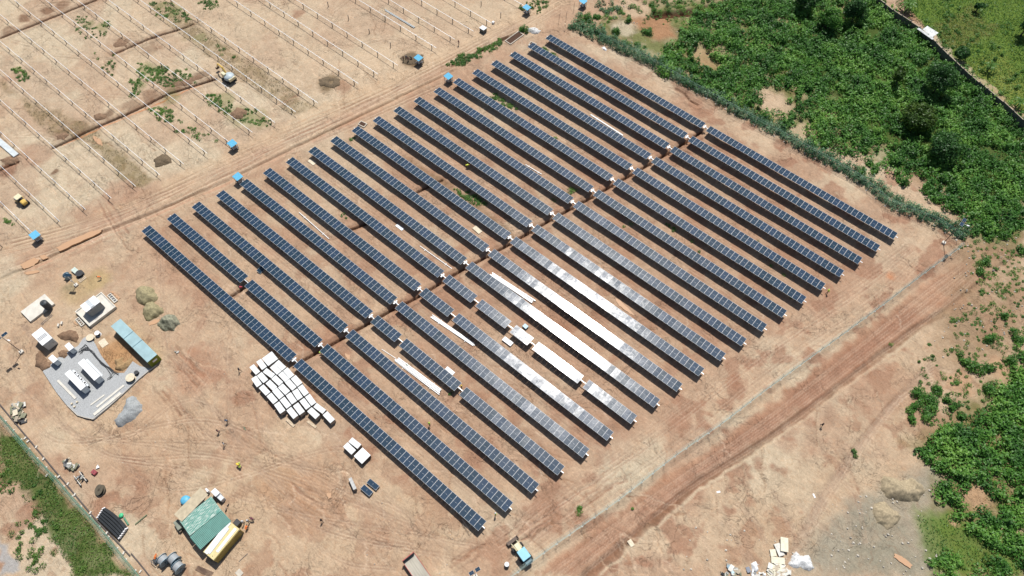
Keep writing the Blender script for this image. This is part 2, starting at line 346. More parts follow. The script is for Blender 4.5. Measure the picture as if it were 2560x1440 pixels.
for k in range(10):   # site yard tracks
    a=[(rq.uniform(380,640),rq.uniform(560,760)),(rq.uniform(420,620),rq.uniform(800,960)),(rq.uniform(500,760),rq.uniform(1050,1180)),(rq.uniform(750,1050),rq.uniform(1200,1330)),(rq.uniform(1000,1250),rq.uniform(1330,1450))]
    track(a,rq.uniform(.15,.34),8)
for k in range(8):
    a=[(rq.uniform(0,60),rq.uniform(700,980)),(rq.uniform(100,300),rq.uniform(1050,1150)),(rq.uniform(350,560),rq.uniform(1000,1230)),(rq.uniform(640,900),rq.uniform(1100,1380)),(rq.uniform(900,1100),rq.uniform(1300,1440))]
    track(a,rq.uniform(.2,.4),8)
for k in range(5):   # along the lower ends of the rows
    o_=rq.uniform(12,120); track([(1220+o_*.6,1330+o_*.8),(1420+o_*.6,1190+o_*.8),(1600+o_*.7,1065+o_*.8),(1870+o_*.6,860+o_*.8),(2120+o_*.5,700+o_*.7),(2260+o_*.4,600+o_*.5)],rq.uniform(.15,.32),8,RED2 if k%2 else None)
for k in range(6):
    o_=rq.uniform(0,1); track([(1380+60*o_,60-20*o_),(1560+60*o_,180-20*o_),(1780+70*o_,300-25*o_),(2060+70*o_,440-25*o_),(2280+60*o_,580-30*o_)],rq.uniform(.25,.45),7)
for k in range(4):    # red road
    t=(.12,.38,.62,.93)[k]; track([(1350+105*t,1440),(1612+88*t,1247-8*t),(1862+82*t,1077+5*t),(2114+12*t,882+60*t),(2310+20*t,722+70*t),(2430+30*t,635+40*t)],.32,6,C_(150,116,94))
for k in range(14):   # slope below the road
    x=rq.uniform(1700,2200); y=rq.uniform(1150,1350); track([(x,y),(x+rq.uniform(20,60),y+rq.uniform(40,70)),(x+rq.uniform(40,120),y+rq.uniform(90,160))],rq.uniform(.2,.45),7)
for k in range(8): x=1950+k*9; track([(x,1440-k*10),(2040+k*4,1250),(2200+k*6,1040-k*5),(2330,900+k*8)],rq.uniform(.15,.35),8)
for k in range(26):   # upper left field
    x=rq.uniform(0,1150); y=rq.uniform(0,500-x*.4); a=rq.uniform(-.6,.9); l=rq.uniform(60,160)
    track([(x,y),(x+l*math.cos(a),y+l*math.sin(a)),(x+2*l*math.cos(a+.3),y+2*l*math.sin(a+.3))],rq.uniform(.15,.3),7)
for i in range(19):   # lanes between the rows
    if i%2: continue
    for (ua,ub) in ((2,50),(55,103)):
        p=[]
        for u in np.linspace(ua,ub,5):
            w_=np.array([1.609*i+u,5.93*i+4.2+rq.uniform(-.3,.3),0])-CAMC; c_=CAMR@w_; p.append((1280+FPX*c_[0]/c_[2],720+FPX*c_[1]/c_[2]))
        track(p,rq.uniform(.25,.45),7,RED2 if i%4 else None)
for k in range(420):  # short scuffs and cracks
    x,y=rq.uniform(0,2300),rq.uniform(0,1440); a=rq.uniform(-.2,1.4); l=rq.uniform(8,26)
    stroke([(x,y),(x+l*math.cos(a),y+l*math.sin(a)),(x+1.8*l*math.cos(a+.4),y+1.8*l*math.sin(a+.4))],rq.choice([C_(150,118,92),C_(232,210,182),C_(140,106,80)]),.07,.45,.13,.2,.4)
lum=col@np.array([.3,.55,.15]); gr=(col[:,1]>col[:,0]*.98)[:,None]
col=np.where(gr,col,(lum[:,None]+(col-lum[:,None])*.97)*np.array([.965,.955,.975]))
idx=-np.ones(keep.shape,int); idx[keep]=np.arange(len(X))
a=idx[:-1,:-1];b=idx[1:,:-1];c=idx[1:,1:];d=idx[:-1,1:]
ok=(a>=0)&(b>=0)&(c>=0)&(d>=0); F=np.stack([a[ok],b[ok],c[ok],d[ok]],1)
def np_mesh(name,V,F,mats,cols=None,smooth=False,mi=None):
    me=bpy.data.meshes.new(name); k=F.shape[1]
    me.vertices.add(len(V)); me.vertices.foreach_set('co',V.astype(np.float32).ravel())
    me.loops.add(F.size); me.loops.foreach_set('vertex_index',F.astype(np.int32).ravel())
    me.polygons.add(len(F)); me.polygons.foreach_set('loop_start',np.arange(0,F.size,k,dtype=np.int32)); me.polygons.foreach_set('loop_total',np.full(len(F),k,np.int32))
    if smooth: me.polygons.foreach_set('use_smooth',np.ones(len(F),bool))
    for x in (mats if isinstance(mats,(list,tuple)) else [mats]): me.materials.append(x)
    if mi is not None: me.polygons.foreach_set('material_index',mi.astype(np.int32))
    if cols is not None:
        at=me.attributes.new('soil','FLOAT_COLOR','POINT'); at.data.foreach_set('color',np.concatenate([cols,np.ones((len(cols),1))],1).astype(np.float32).ravel())
    me.update(calc_edges=True); me.validate()
    o=bpy.data.objects.new(name,me); SC.collection.objects.link(o); return o
def ground_mat():
    m=bpy.data.materials.new('laterite_soil'); m.use_nodes=True; t=m.node_tree; N=t.nodes; L=t.links; b=N['Principled BSDF']
    b.inputs['Roughness'].default_value=0.95; b.inputs['Specular IOR Level'].default_value=0.15
    at=N.new('ShaderNodeAttribute'); at.attribute_name='soil'; tc=N.new('ShaderNodeTexCoord')
    def noise(sc,det=6,dist=0,vec=None,rough=.6):
        n=N.new('ShaderNodeTexNoise'); n.inputs['Scale'].default_value=sc; n.inputs['Detail'].default_value=det; n.inputs['Distortion'].default_value=dist; n.inputs['Roughness'].default_value=rough
        L.new(vec or tc.outputs['Object'],n.inputs['Vector']); return n
    def rng(src,a,b_,c_,d_):
        r=N.new('ShaderNodeMapRange'); r.inputs[1].default_value=a; r.inputs[2].default_value=b_; r.inputs[3].default_value=c_; r.inputs[4].default_value=d_; L.new(src,r.inputs[0]); return r.outputs[0]
    def mth(op,a,b_):
        r=N.new('ShaderNodeMath'); r.operation=op
        for k,q in enumerate((a,b_)):
            if q is None: continue
            if isinstance(q,(int,float)): r.inputs[k].default_value=q
            else: L.new(q,r.inputs[k])
        return r.outputs[0]
    n1=noise(0.35,8,0.6); n2=noise(1.7,6,1.2); n3=noise(7,4,0.5)
    # wandering rill lines: thin bands where a warped noise crosses its mean
    r1=noise(0.16,5,1.6,rough=.55); l1=mth('ABSOLUTE',mth('SUBTRACT',r1.outputs[0],0.5),None); l1=rng(l1,0,0.010,1,0)
    r2=noise(0.42,4,2.2,rough=.5); l2=mth('ABSOLUTE',mth('SUBTRACT',r2.outputs[0],0.47),None); l2=rng(l2,0,0.016,1,0)
    msk=rng(noise(0.11,3).outputs[0],0.42,0.6,0,1)
    # swept streaks
    mp=N.new('ShaderNodeMapping'); mp.inputs['Rotation'].default_value=(0,0,0.9); mp.inputs['Scale'].default_value=(0.35,2.6,1); L.new(tc.outputs['Object'],mp.inputs[0])
    st=noise(1.1,5,2.5,mp.outputs[0])
    k=mth('MULTIPLY',rng(n1.outputs[0],.3,.7,.88,1.10),rng(n2.outputs[0],.3,.7,.86,1.13)); k=mth('MULTIPLY',k,rng(n3.outputs[0],.3,.7,.86,1.12)); k=mth('MULTIPLY',k,rng(st.outputs[0],.3,.7,.88,1.1))
    k=mth('MULTIPLY',k,mth('SUBTRACT',1.0,mth('MULTIPLY',mth('MULTIPLY',l1,msk),0.34))); k=mth('MULTIPLY',k,mth('SUBTRACT',1.0,mth('MULTIPLY',l2,mth('MULTIPLY',msk,0.16))))
    sc=N.new('ShaderNodeVectorMath'); sc.operation='SCALE'; L.new(at.outputs['Color'],sc.inputs[0]); L.new(k,sc.inputs['Scale'])
    mx=N.new('ShaderNodeMix'); mx.data_type='RGBA'; mx.blend_type='MULTIPLY'; L.new(sc.outputs[0],mx.inputs[6]); mx.inputs[7].default_value=(0.95,0.85,0.78,1)
    L.new(rng(noise(0.8,6,1.5).outputs[0],.50,.70,0,.7),mx.inputs[0])
    L.new(mx.outputs[2],b.inputs['Base Color'])
    h=mth('ADD',mth('MULTIPLY',n2.outputs[0],0.10),mth('MULTIPLY',st.outputs[0],0.10)); h=mth('ADD',h,mth('MULTIPLY',n3.outputs[0],0.05)); h=mth('SUBTRACT',h,mth('MULTIPLY',l1,mth('MULTIPLY',msk,0.08))); h=mth('SUBTRACT',h,mth('MULTIPLY',l2,mth('MULTIPLY',msk,0.05)))
    bp=N.new('ShaderNodeBump'); bp.inputs['Strength'].default_value=0.9; bp.inputs['Distance'].default_value=1.0; L.new(h,bp.inputs['Height']); L.new(bp.outputs[0],b.inputs['Normal'])
    return m
GM=ground_mat()
def zat(x,y): return 0.0
g=np_mesh('ground',np.stack([X,Y,Z],1),F,GM,col,smooth=True); tag(g,kind='structure')
# far ground to the horizon
q=MB(); B0=[(-3000,-3000),(3000,-3000),(3000,3000),(-3000,3000)]; q.add([(x,y,-1.6) for x,y in B0],[(0,1,2,3)])
tag(q.build('far_ground',mat('far_soil',tuple(C_(190,162,132)),.95,0,.25,0.05)),kind='structure')
del GX,GY,idx,a,b,c,d,ok
# ================================================================ SOLAR TRACKERS
PIT,LA,GAP,LB,SKEW=5.93288,51.656,1.449,51.898,1.6092
HT=1.75; MW=2.3
def panel_mats():
    m=bpy.data.materials.new('solar_cells'); m.use_nodes=True; t=m.node_tree; N=t.nodes; L=t.links; b=N['Principled BSDF']
    oi=N.new('ShaderNodeObjectInfo'); tc=N.new('ShaderNodeTexCoord'); geo=N.new('ShaderNodeNewGeometry')
    cr=N.new('ShaderNodeValToRGB'); cr.color_ramp.elements[0].color=(0.014,0.036,0.060,1); cr.color_ramp.elements[1].color=(0.020,0.044,0.082,1); L.new(oi.outputs['Random'],cr.inputs[0])
    # fine busbar lines across the module
    wv=N.new('ShaderNodeTexWave'); wv.bands_direction='X'; wv.inputs['Scale'].default_value=5.2; wv.inputs['Distortion'].default_value=0; L.new(tc.outputs['Object'],wv.inputs[0])
    mx=N.new('ShaderNodeMix'); mx.data_type='RGBA'; mx.blend_type='ADD'; L.new(cr.outputs[0],mx.inputs[6]); mx.inputs[7].default_value=(.03,.035,.04,1)
    mr=N.new('ShaderNodeMapRange'); mr.inputs[1].default_value=.86; mr.inputs[2].default_value=1; mr.inputs[3].default_value=0; mr.inputs[4].default_value=.25; L.new(wv.outputs[0],mr.inputs[0]); L.new(mr.outputs[0],mx.inputs[0])
    L.new(mx.outputs[2],b.inputs['Base Color'])
    b.inputs['IOR'].default_value=1.31; b.inputs['Roughness'].default_value=0.145
    b.inputs['Coat Weight'].default_value=0.08; b.inputs['Coat Roughness'].default_value=0.34
    # every module sits a hair off level
    wn=N.new('ShaderNodeTexWhiteNoise'); wn.noise_dimensions='1D'; L.new(oi.outputs['Random'],wn.inputs['W'])
    s=N.new('ShaderNodeVectorMath'); s.operation='SUBTRACT'; L.new(wn.outputs['Color'],s.inputs[0]); s.inputs[1].default_value=(.5,.5,.5)
    s2=N.new('ShaderNodeVectorMath'); s2.operation='SCALE'; L.new(s.outputs[0],s2.inputs[0]); s2.inputs['Scale'].default_value=0.011
    no=N.new('ShaderNodeTexNoise'); no.inputs['Scale'].default_value=0.9; no.inputs['Detail'].default_value=3; no.inputs['Distortion'].default_value=1.0; L.new(geo.outputs['Position'],no.inputs['Vector'])
    s3=N.new('ShaderNodeVectorMath'); s3.operation='SUBTRACT'; L.new(no.outputs['Color'],s3.inputs[0]); s3.inputs[1].default_value=(.5,.5,.5)
    s4=N.new('ShaderNodeVectorMath'); s4.operation='SCALE'; L.new(s3.outputs[0],s4.inputs[0]); s4.inputs['Scale'].default_value=0.045
    a1=N.new('ShaderNodeVectorMath'); a1.operation='ADD'; L.new(s2.outputs[0],a1.inputs[0]); L.new(s4.outputs[0],a1.inputs[1])
    a2=N.new('ShaderNodeVectorMath'); a2.operation='ADD'; L.new(a1.outputs[0],a2.inputs[0]); L.new(geo.outputs['Normal'],a2.inputs[1])
    n2=N.new('ShaderNodeVectorMath'); n2.operation='NORMALIZE'; L.new(a2.outputs[0],n2.inputs[0]); L.new(n2.outputs[0],b.inputs['Normal'])
    return m
CELL=panel_mats()
FRAME=mat('anodised_frame',(0.50,0.53,0.55),0.45,0.0,.04,4)
GALV=mat('galvanised_steel',(0.62,0.65,0.66),0.42,0.55,.10,3)
GALVW=mat('bright_galvanised_tube',(0.80,0.82,0.82),0.40,0.2,.06,3)
STEEL=mat('weathered_steel_post',(0.16,0.15,0.15),0.6,0.4,.15,3)
WHITE=mat('white_paint',(0.82,0.83,0.82),0.5,0,.04,2)
def module_mb(wd=1.19):
    f=0.030; q=MB(); x,y=wd/2,MW/2; z0,z1=-0.04,0.0
    out=[(-x,-y),(x,-y),(x,y),(-x,y)]; inn=[(-x+f,-y+f),(x-f,-y+f),(x-f,y-f),(-x+f,y-f)]
    vs=[(a,b,z0) for a,b in out]+[(a,b,z1) for a,b in out]+[(a,b,z1) for a,b in inn]+[(a,b,z1-0.006) for a,b in inn]
    fs=[(3,2,1,0)]+[(k,(k+1)%4,(k+1)%4+4,k+4) for k in range(4)]+[(k+4,(k+1)%4+4,(k+1)%4+8,k+8) for k in range(4)]+[(k+8,(k+1)%4+8,(k+1)%4+12,k+12) for k in range(4)]
    q.add(vs,fs,0)
    g_=-0.006; h=0.009
    q.add([(-x+f,-y+f,g_),(x-f,-y+f,g_),(x-f,-h,g_),(-x+f,-h,g_)],[(0,1,2,3)],1); q.add([(-x+f,h,g_),(x-f,h,g_),(x-f,y-f,g_),(-x+f,y-f,g_)],[(0,1,2,3)],1)
    q.add([(-x+f,-h,g_+.001),(x-f,-h,g_+.001),(x-f,h,g_+.001),(-x+f,h,g_+.001)],[(0,1,2,3)],2)
    q.add([(-0.03,-0.02,g_+.003),(0.15,-0.02,g_+.003),(0.15,0.02,g_+.003),(-0.03,0.02,g_+.003)],[(0,1,2,3)],0)
    return q
MIDL=mat('cell_gap_line',(0.11,0.13,0.16),0.35,0,.0,1)
PANEL0=None; POST0=None
def post_mb(h=1.55):
    q=MB(); q.box((0,-0.07,h/2-.3),(0.14,0.012,h+.6)); q.box((0,0.07,h/2-.3),(0.14,0.012,h+.6)); q.box((0,0,h/2-.3),(0.012,0.128,h+.6)); q.box((0,0,h+0.005),(0.2,0.24,0.03)); return q
segs={1:('A',[22,19]),3:('B',[6,13,21]),5:('B',[7,34]),6:('B',[7,7,4,10,10])}
first_near=['beside the white pallet boxes']
def row_label(i):
    extra={1:', one gap in it',3:', two gaps in it',5:', one gap in it',6:', four gaps in it',7:', glaring white'}
    s='%s row of solar panels counted from the white pallet boxes'%ORD[i]
    if i==0: s='row of solar panels running right beside the big stack of white pallet boxes'
    if i==19: s='last row of solar panels, the one nearest the overgrown hedge fence'
    return s+extra.get(i,'')
for i in range(20):
    x0=SKEW*i; y0=PIT*i+MW/2
    t=thing('solar_tracker',row_label(i),'solar panels',(x0,y0,0),0,'rows of solar panels on trackers')
    L_=LA+GAP+LB
    q=MB(); q.box(((L_+0.5)/2-0.1,0,HT-0.13),(L_+0.9,0.13,0.13)); q.build('torque_tube',GALVW,t)
    def run(x,n,pitch):
        global PANEL0
        for k in range(n):
            if PANEL0 is None:
                PANEL0=module_mb().build('solar_panel',[FRAME,CELL,MIDL],t); o=PANEL0
            else:
                o=PANEL0.copy(); SC.collection.objects.link(o); o.parent=t
            o.location=(x+pitch*(k+.5),0,HT); o.scale=(pitch/1.215,1,1)
            o.rotation_euler=(random.gauss(0,.004),random.gauss(0,.004),0)
    for side,xa,LL in (('A',0,LA),('B',LA+GAP,LB)):
        if i in segs and segs[i][0]==side:
            ns=segs[i][1]; gp=1.36; pit=(LL-gp*(len(ns)-1))/sum(ns); x=xa
            for n in ns: run(x,n,pit); x+=n*pit+gp
        else: run(xa,42,LL/42)
    for k in range(18):
        x=1.5+k*(L_-3.0)/17
        if POST0 is None: POST0=post_mb(HT-.2).build('post',STEEL,t); o=POST0
        else: o=POST0.copy(); SC.collection.objects.link(o); o.parent=t
        o.location=(x,0,0)
    d=MB(); d.box((LA+0.42,0,HT-0.02),(0.34,1.15,0.05),0,0,0.02); d.box((LA+0.42,0.0,HT-0.22),(0.2,0.3,0.34)); d.build('drive_panel',WHITE,t)
    d=MB(); d.lathe([(0.0,-.14),(0.2,-.14),(0.24,-.08),(0.24,.08),(0.2,.14),(0,.14)],(LA+0.85,0,HT-.14),14,0,'x'); d.box((LA+.85,.1,HT-.45),(.16,.2,.4)); d.build('slew_drive',GALV,t)

# ---------------------------------------------------------------- bare tracker frames, upper left
BEAR=mat('white_bearing',(0.85,0.85,0.84),0.5)
RAIL0=None; FP0=None; BE0=None
ENDX={-3:-14.0,-2:-13.87,-1:-13.91,0:-13.83,1:-13.97,2:-14.05,3:-14.18,4:-14.08,5:-14.28,6:-14.19,7:-13.99,8:-14.34,9:-14.05,11:-14.28,12:-14.45,13:-14.4,15:-14.3,16:-14.36,17:-14.3,18:-14.24,20:-14.4}
nth=0
for i in sorted(ENDX):
    xe=ENDX[i]+SKEW*i; y=PIT*i+MW/2; hz=1.45
    # length until it leaves the picture
    L_=0
    while L_<118:
        p=np.array([xe-L_,y,hz])-CAMC; c=CAMR@p; px,py=1280+FPX*c[0]/c[2],720+FPX*c[1]/c[2]
        if px<-90 or py<-60: break
        L_+=1.0
    rails = i in (7,8,9,10,11,12,15)
    t=thing('tracker_frame','bare %ssteel beam on posts, %s from the lower left along the dirt road'%('rail-studded ' if rails else '',ORD[nth]),'steel frame',(xe,y,0),0,'bare tracker beams waiting for panels')
    nth+=1
    q=MB(); q.box((-L_/2,0,hz),(L_,0.085,0.085)); q.build('torque_tube',GALVW,t)
    k=0; x=-1.9
    while x>-L_:
        if FP0 is None:
            FP0=post_mb(1.32).build('post',STEEL,t); BE0=MB().lathe([(0,-.16),(.10,-.14),(.10,.14),(0,.16)],(0,0,0),10,0,'x').build('bearing',BEAR,t); o,b_=FP0,BE0
        else:
            o=FP0.copy(); b_=BE0.copy()
            for z_ in (o,b_): SC.collection.objects.link(z_); z_.parent=t
        o.location=(x,0,0); b_.location=(x,0,hz+.02); x-=6.15
    if rails:
        n=min(96,int(L_/1.22))
        for k in range(n):
            if RAIL0 is None: RAIL0=MB().box((0,0,0),(0.06,0.5,0.05)).build('module_rail',GALVW,t); o=RAIL0
            else: o=RAIL0.copy(); SC.collection.objects.link(o); o.parent=t
            o.location=(-.6-k*1.22,0,hz+.09)
pl=[(821,10),(872,43),(924,77),(977,111),(1203,8),(1252,36),(6,612),(1252,22)]
pn=['top-most','second','third','lowest','','','','']
for k,(x,y) in enumerate(pl[:7]):
    p=G(x,y+6); o=post_mb(1.5).build('standing_post',STEEL,None,(p.x,p.y,0))
    lab=['lone dark steel post of the line of four, nearest the top edge','second lone dark steel post from the top edge in the line of four','third lone dark steel post from the top edge in the line of four','lowest of the four lone steel posts, above the group of workers','lone dark steel post near the top edge between the beams','short dark steel post with leaves beside the dirt road junction','dark steel post stub at the left picture edge below the roller'][k]
    tag(o,lab,'post','single posts without a beam')
# ================================================================ FENCES, WALL, PIPE
MESHG=mat('green_coated_wire',(0.10,0.22,0.17),0.5,0.0,.15,1)
MESHW=mat('galvanised_wire',(0.33,0.42,0.38),0.5,0.2,.15,1)
CONC=mat('concrete',(0.50,0.45,0.37),0.9,0,.12,1.2,0.01)
CONC2=mat('pale_concrete',(0.60,0.57,0.50),0.9,0,.10,1.2,0.01)
def resample(pts,step):
    out=[];d=0;nx=0
    for a,b in zip(pts[:-1],pts[1:]):
        L=(b-a).length
        while nx<=d+L: out.append(a.lerp(b,(nx-d)/L)); nx+=step
        d+=L
    return out
def fence(px,label,wire,group,step=2.95,h=2.2,coil=True,arms=True,postm=GALV,zpx=0.0,dens=0.24):
    P=[G(x,y,zpx) for x,y in px]
    for p in P: p.z=0
    Q=resample(P,step); t=thing('wire_fence',label,'fence',Q[0][:],0,group); o0=Q[0]
    q=MB(); L=[a-o0 for a in Q]
    for a,b in zip(L[:-1],L[1:]):
        u=(b-a); ln=u.length; n=max(2,int(ln/dens)); u.normalize(); pz=Vector((-u.y,u.x,0))*0.009
        for k in range(n+1):
            c=a.lerp(b,k/n); q.add([c-pz+Vector((0,0,.05)),c+pz+Vector((0,0,.05)),c+pz+Vector((0,0,h)),c-pz+Vector((0,0,h))],[(0,1,2,3)])
            q.add([c-u*.009+Vector((0,0,.05)),c+u*.009+Vector((0,0,.05)),c+u*.009+Vector((0,0,h)),c-u*.009+Vector((0,0,h))],[(0,1,2,3)])
        for z in np.arange(0.1,h+.01,0.30):
            q.add([a+Vector((0,0,z))-pz,b+Vector((0,0,z))-pz,b+Vector((0,0,z))+pz,a+Vector((0,0,z))+pz],[(0,1,2,3)])
            q.add([a+Vector((0,0,z-.009)),b+Vector((0,0,z-.009)),b+Vector((0,0,z+.009)),a+Vector((0,0,z+.009))],[(0,1,2,3)])
    q.build('wire_mesh',wire,t)
    if coil:
        q=MB(); pts=[]
        for a,b in zip(L[:-1],L[1:]):
            u=(b-a); ln=u.length; n=int(ln/0.42); u.normalize(); s=Vector((-u.y,u.x,0))
            for k in range(n):
                c=a.lerp(b,k/n)+Vector((0,0,h+.38)); ring=[]
                for j in range(8):
                    an=j/8*2*math.pi; ring.append(c+s*math.cos(an)*.30+Vector((0,0,math.sin(an)*.30))+u*(j/8*.42))
                w_=u*.011+Vector((0,0,.008))
                for j in range(8):
                    p0,p1=ring[j],ring[(j+1)%8]
                    q.add([p0-w_,p0+w_,p1+w_,p1-w_],[(0,1,2,3)])
            for sd in (-.30,0,.30):
                zz=Vector((0,0,h+(.38 if sd else .74))); o_=s*sd
                q.tube([a+o_+zz,b+o_+zz],0.014,4,0,False)
        q.build('barbed_wire_coil',wire,t)
    pm=MB(); pm.lathe([(0.04,-.4),(0.04,h+.05),(0.0,h+.09)],(0,0,0),8)
    if arms: pm.tube([(0,0,h),(0,0.34,h+.42)],0.028,6); pm.tube([(0,0,h),(0,-0.34,h+.42)],0.028,6)
    pm.box((0,0,0.02),(0.34,0.34,0.12),0,1)
    p0=None
    for k,a in enumerate(L[:99]):
        b=L[min(k+1,len(L)-1)]; c=L[max(k-1,0)]; rz=ang(c,b)
        if p0 is None: p0=pm.build('post',[postm,CONC2],t); o=p0
        else: o=p0.copy(); SC.collection.objects.link(o); o.parent=t
        o.location=a; o.rotation_euler=(0,0,rz)
    return t
# base lines: top line measured at fence-top height
def top2(pts): return pts
fence([(1262,1450),(1390,1357),(1547,1247),(1683,1140),(1813,1050),(1913,973),(2107,833),(2230,743),(2320,673),(2423,600)],'long grey wire fence with barbed coils beside the reddish road',MESHW,'site boundary fences',2.95,2.1,zpx=2.3,dens=.34,postm=STEEL)
fence([(-40,1000),(20,1067),(80,1138),(133,1193),(187,1257),(247,1320),(300,1390),(337,1433),(352,1452)],'green wire mesh fence beside the long dark pipe at lower left',mat('bright_green_mesh',(0.16,0.40,0.30),0.5,0,.1,1),'site boundary fences',2.95,2.2,zpx=2.0,dens=0.14)
fence([(1500,87),(1613,140),(1713,200),(1847,273),(1913,310),(2047,383),(2153,443),(2220,500),(2347,550),(2423,600)],'wire fence overgrown with climbing plants between panels and green bush',MESHG,'site boundary fences',2.95,2.2,zpx=2.2)
# gate posts near the top
for k,(x,y,lab) in enumerate([(1397,56,'left thin steel gate post at the head of the hedge fence'),(1415,51,'right thin steel gate post where the hedge fence begins'),(1434,27,'thin steel post behind the hedge fence corner')]):
    p=G(x,y); q=MB(); q.lathe([(0.045,-.3),(0.045,2.8),(0,2.85)],(0,0,0),8); q.tube([(0,0,2.8),(0.3,0.2,3.15)],.02,6); tag(q.build('gate_post',STEEL,None,p),lab,'post','gate posts')
p=G(1412,74); q=MB()
for a_ in (0,2.1,4.2): q.tube([(0,0,1.9),(0.7*math.cos(a_),0.7*math.sin(a_),0)],.03,6)
q.box((0,0,1.95),(.35,.25,.12)); tag(q.build('survey_tripod',mat('pale_wood',(.62,.5,.33),.7),None,p),'pale wooden tripod standing beside the gate posts','tripod')
# long dark pipe lying beside the left fence
P=[G(x,y,.12) for x,y in [(-30,975),(0,1012),(60,1084),(115,1150),(180,1228),(240,1300),(300,1362),(325,1390)]]
tag(MB().tube(P,0.13,8).build('long_pipe',mat('dark_pipe',(.09,.075,.07),.55,0,.2,.6)),'very long thin dark pipe lying beside the green fence','pipe','dark pipes by the fence')
P=[G(x,y,.12) for x,y in [(328,1384),(345,1404),(366,1430),(378,1446)]]
tag(MB().tube(P,0.12,8).build('long_pipe',MATS['dark_pipe']),'short end length of dark pipe near the cable drums','pipe','dark pipes by the fence')
k=0
for (x,y) in [(64,1096),(71,1104),(92,1118),(118,1189),(148,1192),(171,1210),(188,1237),(227,1282),(268,1333),(310,1383),(352,1429),(110,1148)]:
    p=G(x,y); o=MB().box((0,0,.14),(.55,.3,.3),0,0,.03).build('concrete_block',CONC2,None,p,random.uniform(.4,.9)+1.2); k+=1
    tag(o,'small pale concrete block on the soil between pipe and green fence','block','small concrete blocks by the green fence')
# ---- wall top right
BLK=mat('dark_block_wall',(0.13,0.125,0.11),.95,0,.25,.8,.01); COP=mat('wall_coping',(0.34,0.29,0.22),.95,0,.2,1)
wp=[G(x,y,2.6) for x,y in [(2150,-40),(2234,25),(2300,68),(2340,105),(2372,137),(2430,190),(2450,206),(2510,255),(2560,300),(2610,345)]]
t=thing('boundary_wall','long dark concrete block wall with pale coping in the green field','wall',(wp[0].x,wp[0].y,0)); o0=Vector((wp[0].x,wp[0].y,0))
for a_,b_ in zip(wp[:-1],wp[1:]):
    a2=a_-o0;b2=b_-o0; n=max(1,round((b2-a2).length/3.2))
    for k in range(n):
        c0=a2.lerp(b2,k/n);c1=a2.lerp(b2,(k+1)/n); c=(c0+c1)/2; rz=ang(c0,c1); ln=(c1-c0).length; hh=2.55+random.uniform(-.08,.08)
        MB().box((0,0,hh/2-.15),(ln-.3,.15,hh+.3)).build('wall_panel',BLK,t,(c.x,c.y,0),rz)
        q=MB(); q.box((0,0,hh+.05),(ln-.3,.24,.08)); q.build('coping',COP,t,(c.x,c.y,0),rz+random.uniform(-.015,.015))
        MB().box((0,0,1.35),(.3,.3,3.0),0,0,.04).build('pillar',BLK,t,(c0.x,c0.y,0),rz)
TIN=mat('old_corrugated_tin',(0.42,0.44,0.44),.55,.3,.25,1.2)
def corr(L_,W_,n=18,amp=.03,th=.01):
    q=MB(); vs=[]; fs=[]
    for k in range(n*2+1):
        y=-W_/2+W_*k/(2*n); z=amp*(1 if k%2 else -1); vs+=[(-L_/2,y,z),(L_/2,y,z)]
    for k in range(n*2): fs.append((2*k,2*k+1,2*k+3,2*k+2))
    b=len(vs); vs+=[(x,y,z-th) for x,y,z in vs]; fs+=[(a[3]+b,a[2]+b,a[1]+b,a[0]+b) for a in fs]
    q.add(vs,fs); return q
x,y,l,w_,a_=rect([(2300,78),(2320,64),(2345,84),(2331,93)],2.0)
t=thing('lean_to','small grey tin-roofed lean-to behind the dark block wall','shelter',(x,y,0),a_)
corr(max(l,3.4),max(w_,3.0),12).build('roof',TIN,t,(0,0,2.1))
for sx in (-1,1):
    for sy in (-1,1): MB().box((0,0,1.02),(.12,.12,2.04)).build('post',STEEL,t,(sx*1.4,sy*1.2,0))
p=G(2314,84,2.75); tag(corr(5.4,.9,4).build('tin_sheet',TIN,None,(p.x,p.y,2.78),ang(G(2295,72),G(2332,98))),'pale narrow tin sheet lying along the top of the block wall','sheet')

# ================================================================ UTILITY YARD, left
GREYP=mat('light_grey_cabinet',(0.60,0.64,0.66),.45,0,.05,1); WPAINT=mat('bright_white_roof',(0.76,0.77,0.77),.5,0,.03,1); DGREY=mat('dark_grey_louvre',(0.27,0.28,0.29),.6,0,.08,3); BLACK=mat('black_plastic',(0.03,0.033,0.036),.5,0,.1,2)
GRAV=mat('grey_gravel',(0.36,0.37,0.37),.95,0,.22,6,.03)
# gravel pad
pad=crop(100,780,5.144,[(45,770),(130,700),(230,600),(500,440),(560,350),(640,300),(720,420),(790,560),(960,790),(1090,790),(1200,640),(1290,700),(1440,740),(1270,880),(1080,1060),(890,1230),(700,1385),(590,1370),(490,1340),(360,1215),(220,1040)])
pp=[G(x,y)[:2] for x,y in pad]
q=MB(); q.prism(pp,-.3,.30); tag(q.build('gravel_pad',GRAV),kind='structure')
e=[G(*v) for v in crop(100,780,5.144,[(360,1210),(490,1335),(590,1365),(690,1385),(890,1225),(1080,1055),(1270,875),(1440,735),(1500,690)])]
t=thing('pad_edging','low timber and concrete edging around the gravel pad','edging',(e[0].x,e[0].y,0))
for a_,b_ in zip(e[:-1],e[1:]):
    c=(a_+b_)/2; MB().box((0,0,.16),((b_-a_).length,.10,.42)).build('edge_board',CONC,t,(c.x-e[0].x,c.y-e[0].y,0),ang(a_,b_))
def slab(name,c4,z,th,m_,label,cat,group=None,z0=0.0,bev=.02):
    x,y,l,w_,a_=rect(c4,z+z0); o=MB().box((0,0,0),(l,w_,th),0,0,bev).build(name,m_,None,(x,y,z0+z-th/2+.003),a_); return tag(o,label,cat,group)
c6=lambda pts: crop(100,780,5.144,pts); c5=lambda pts: crop(40,680,7.2,pts)
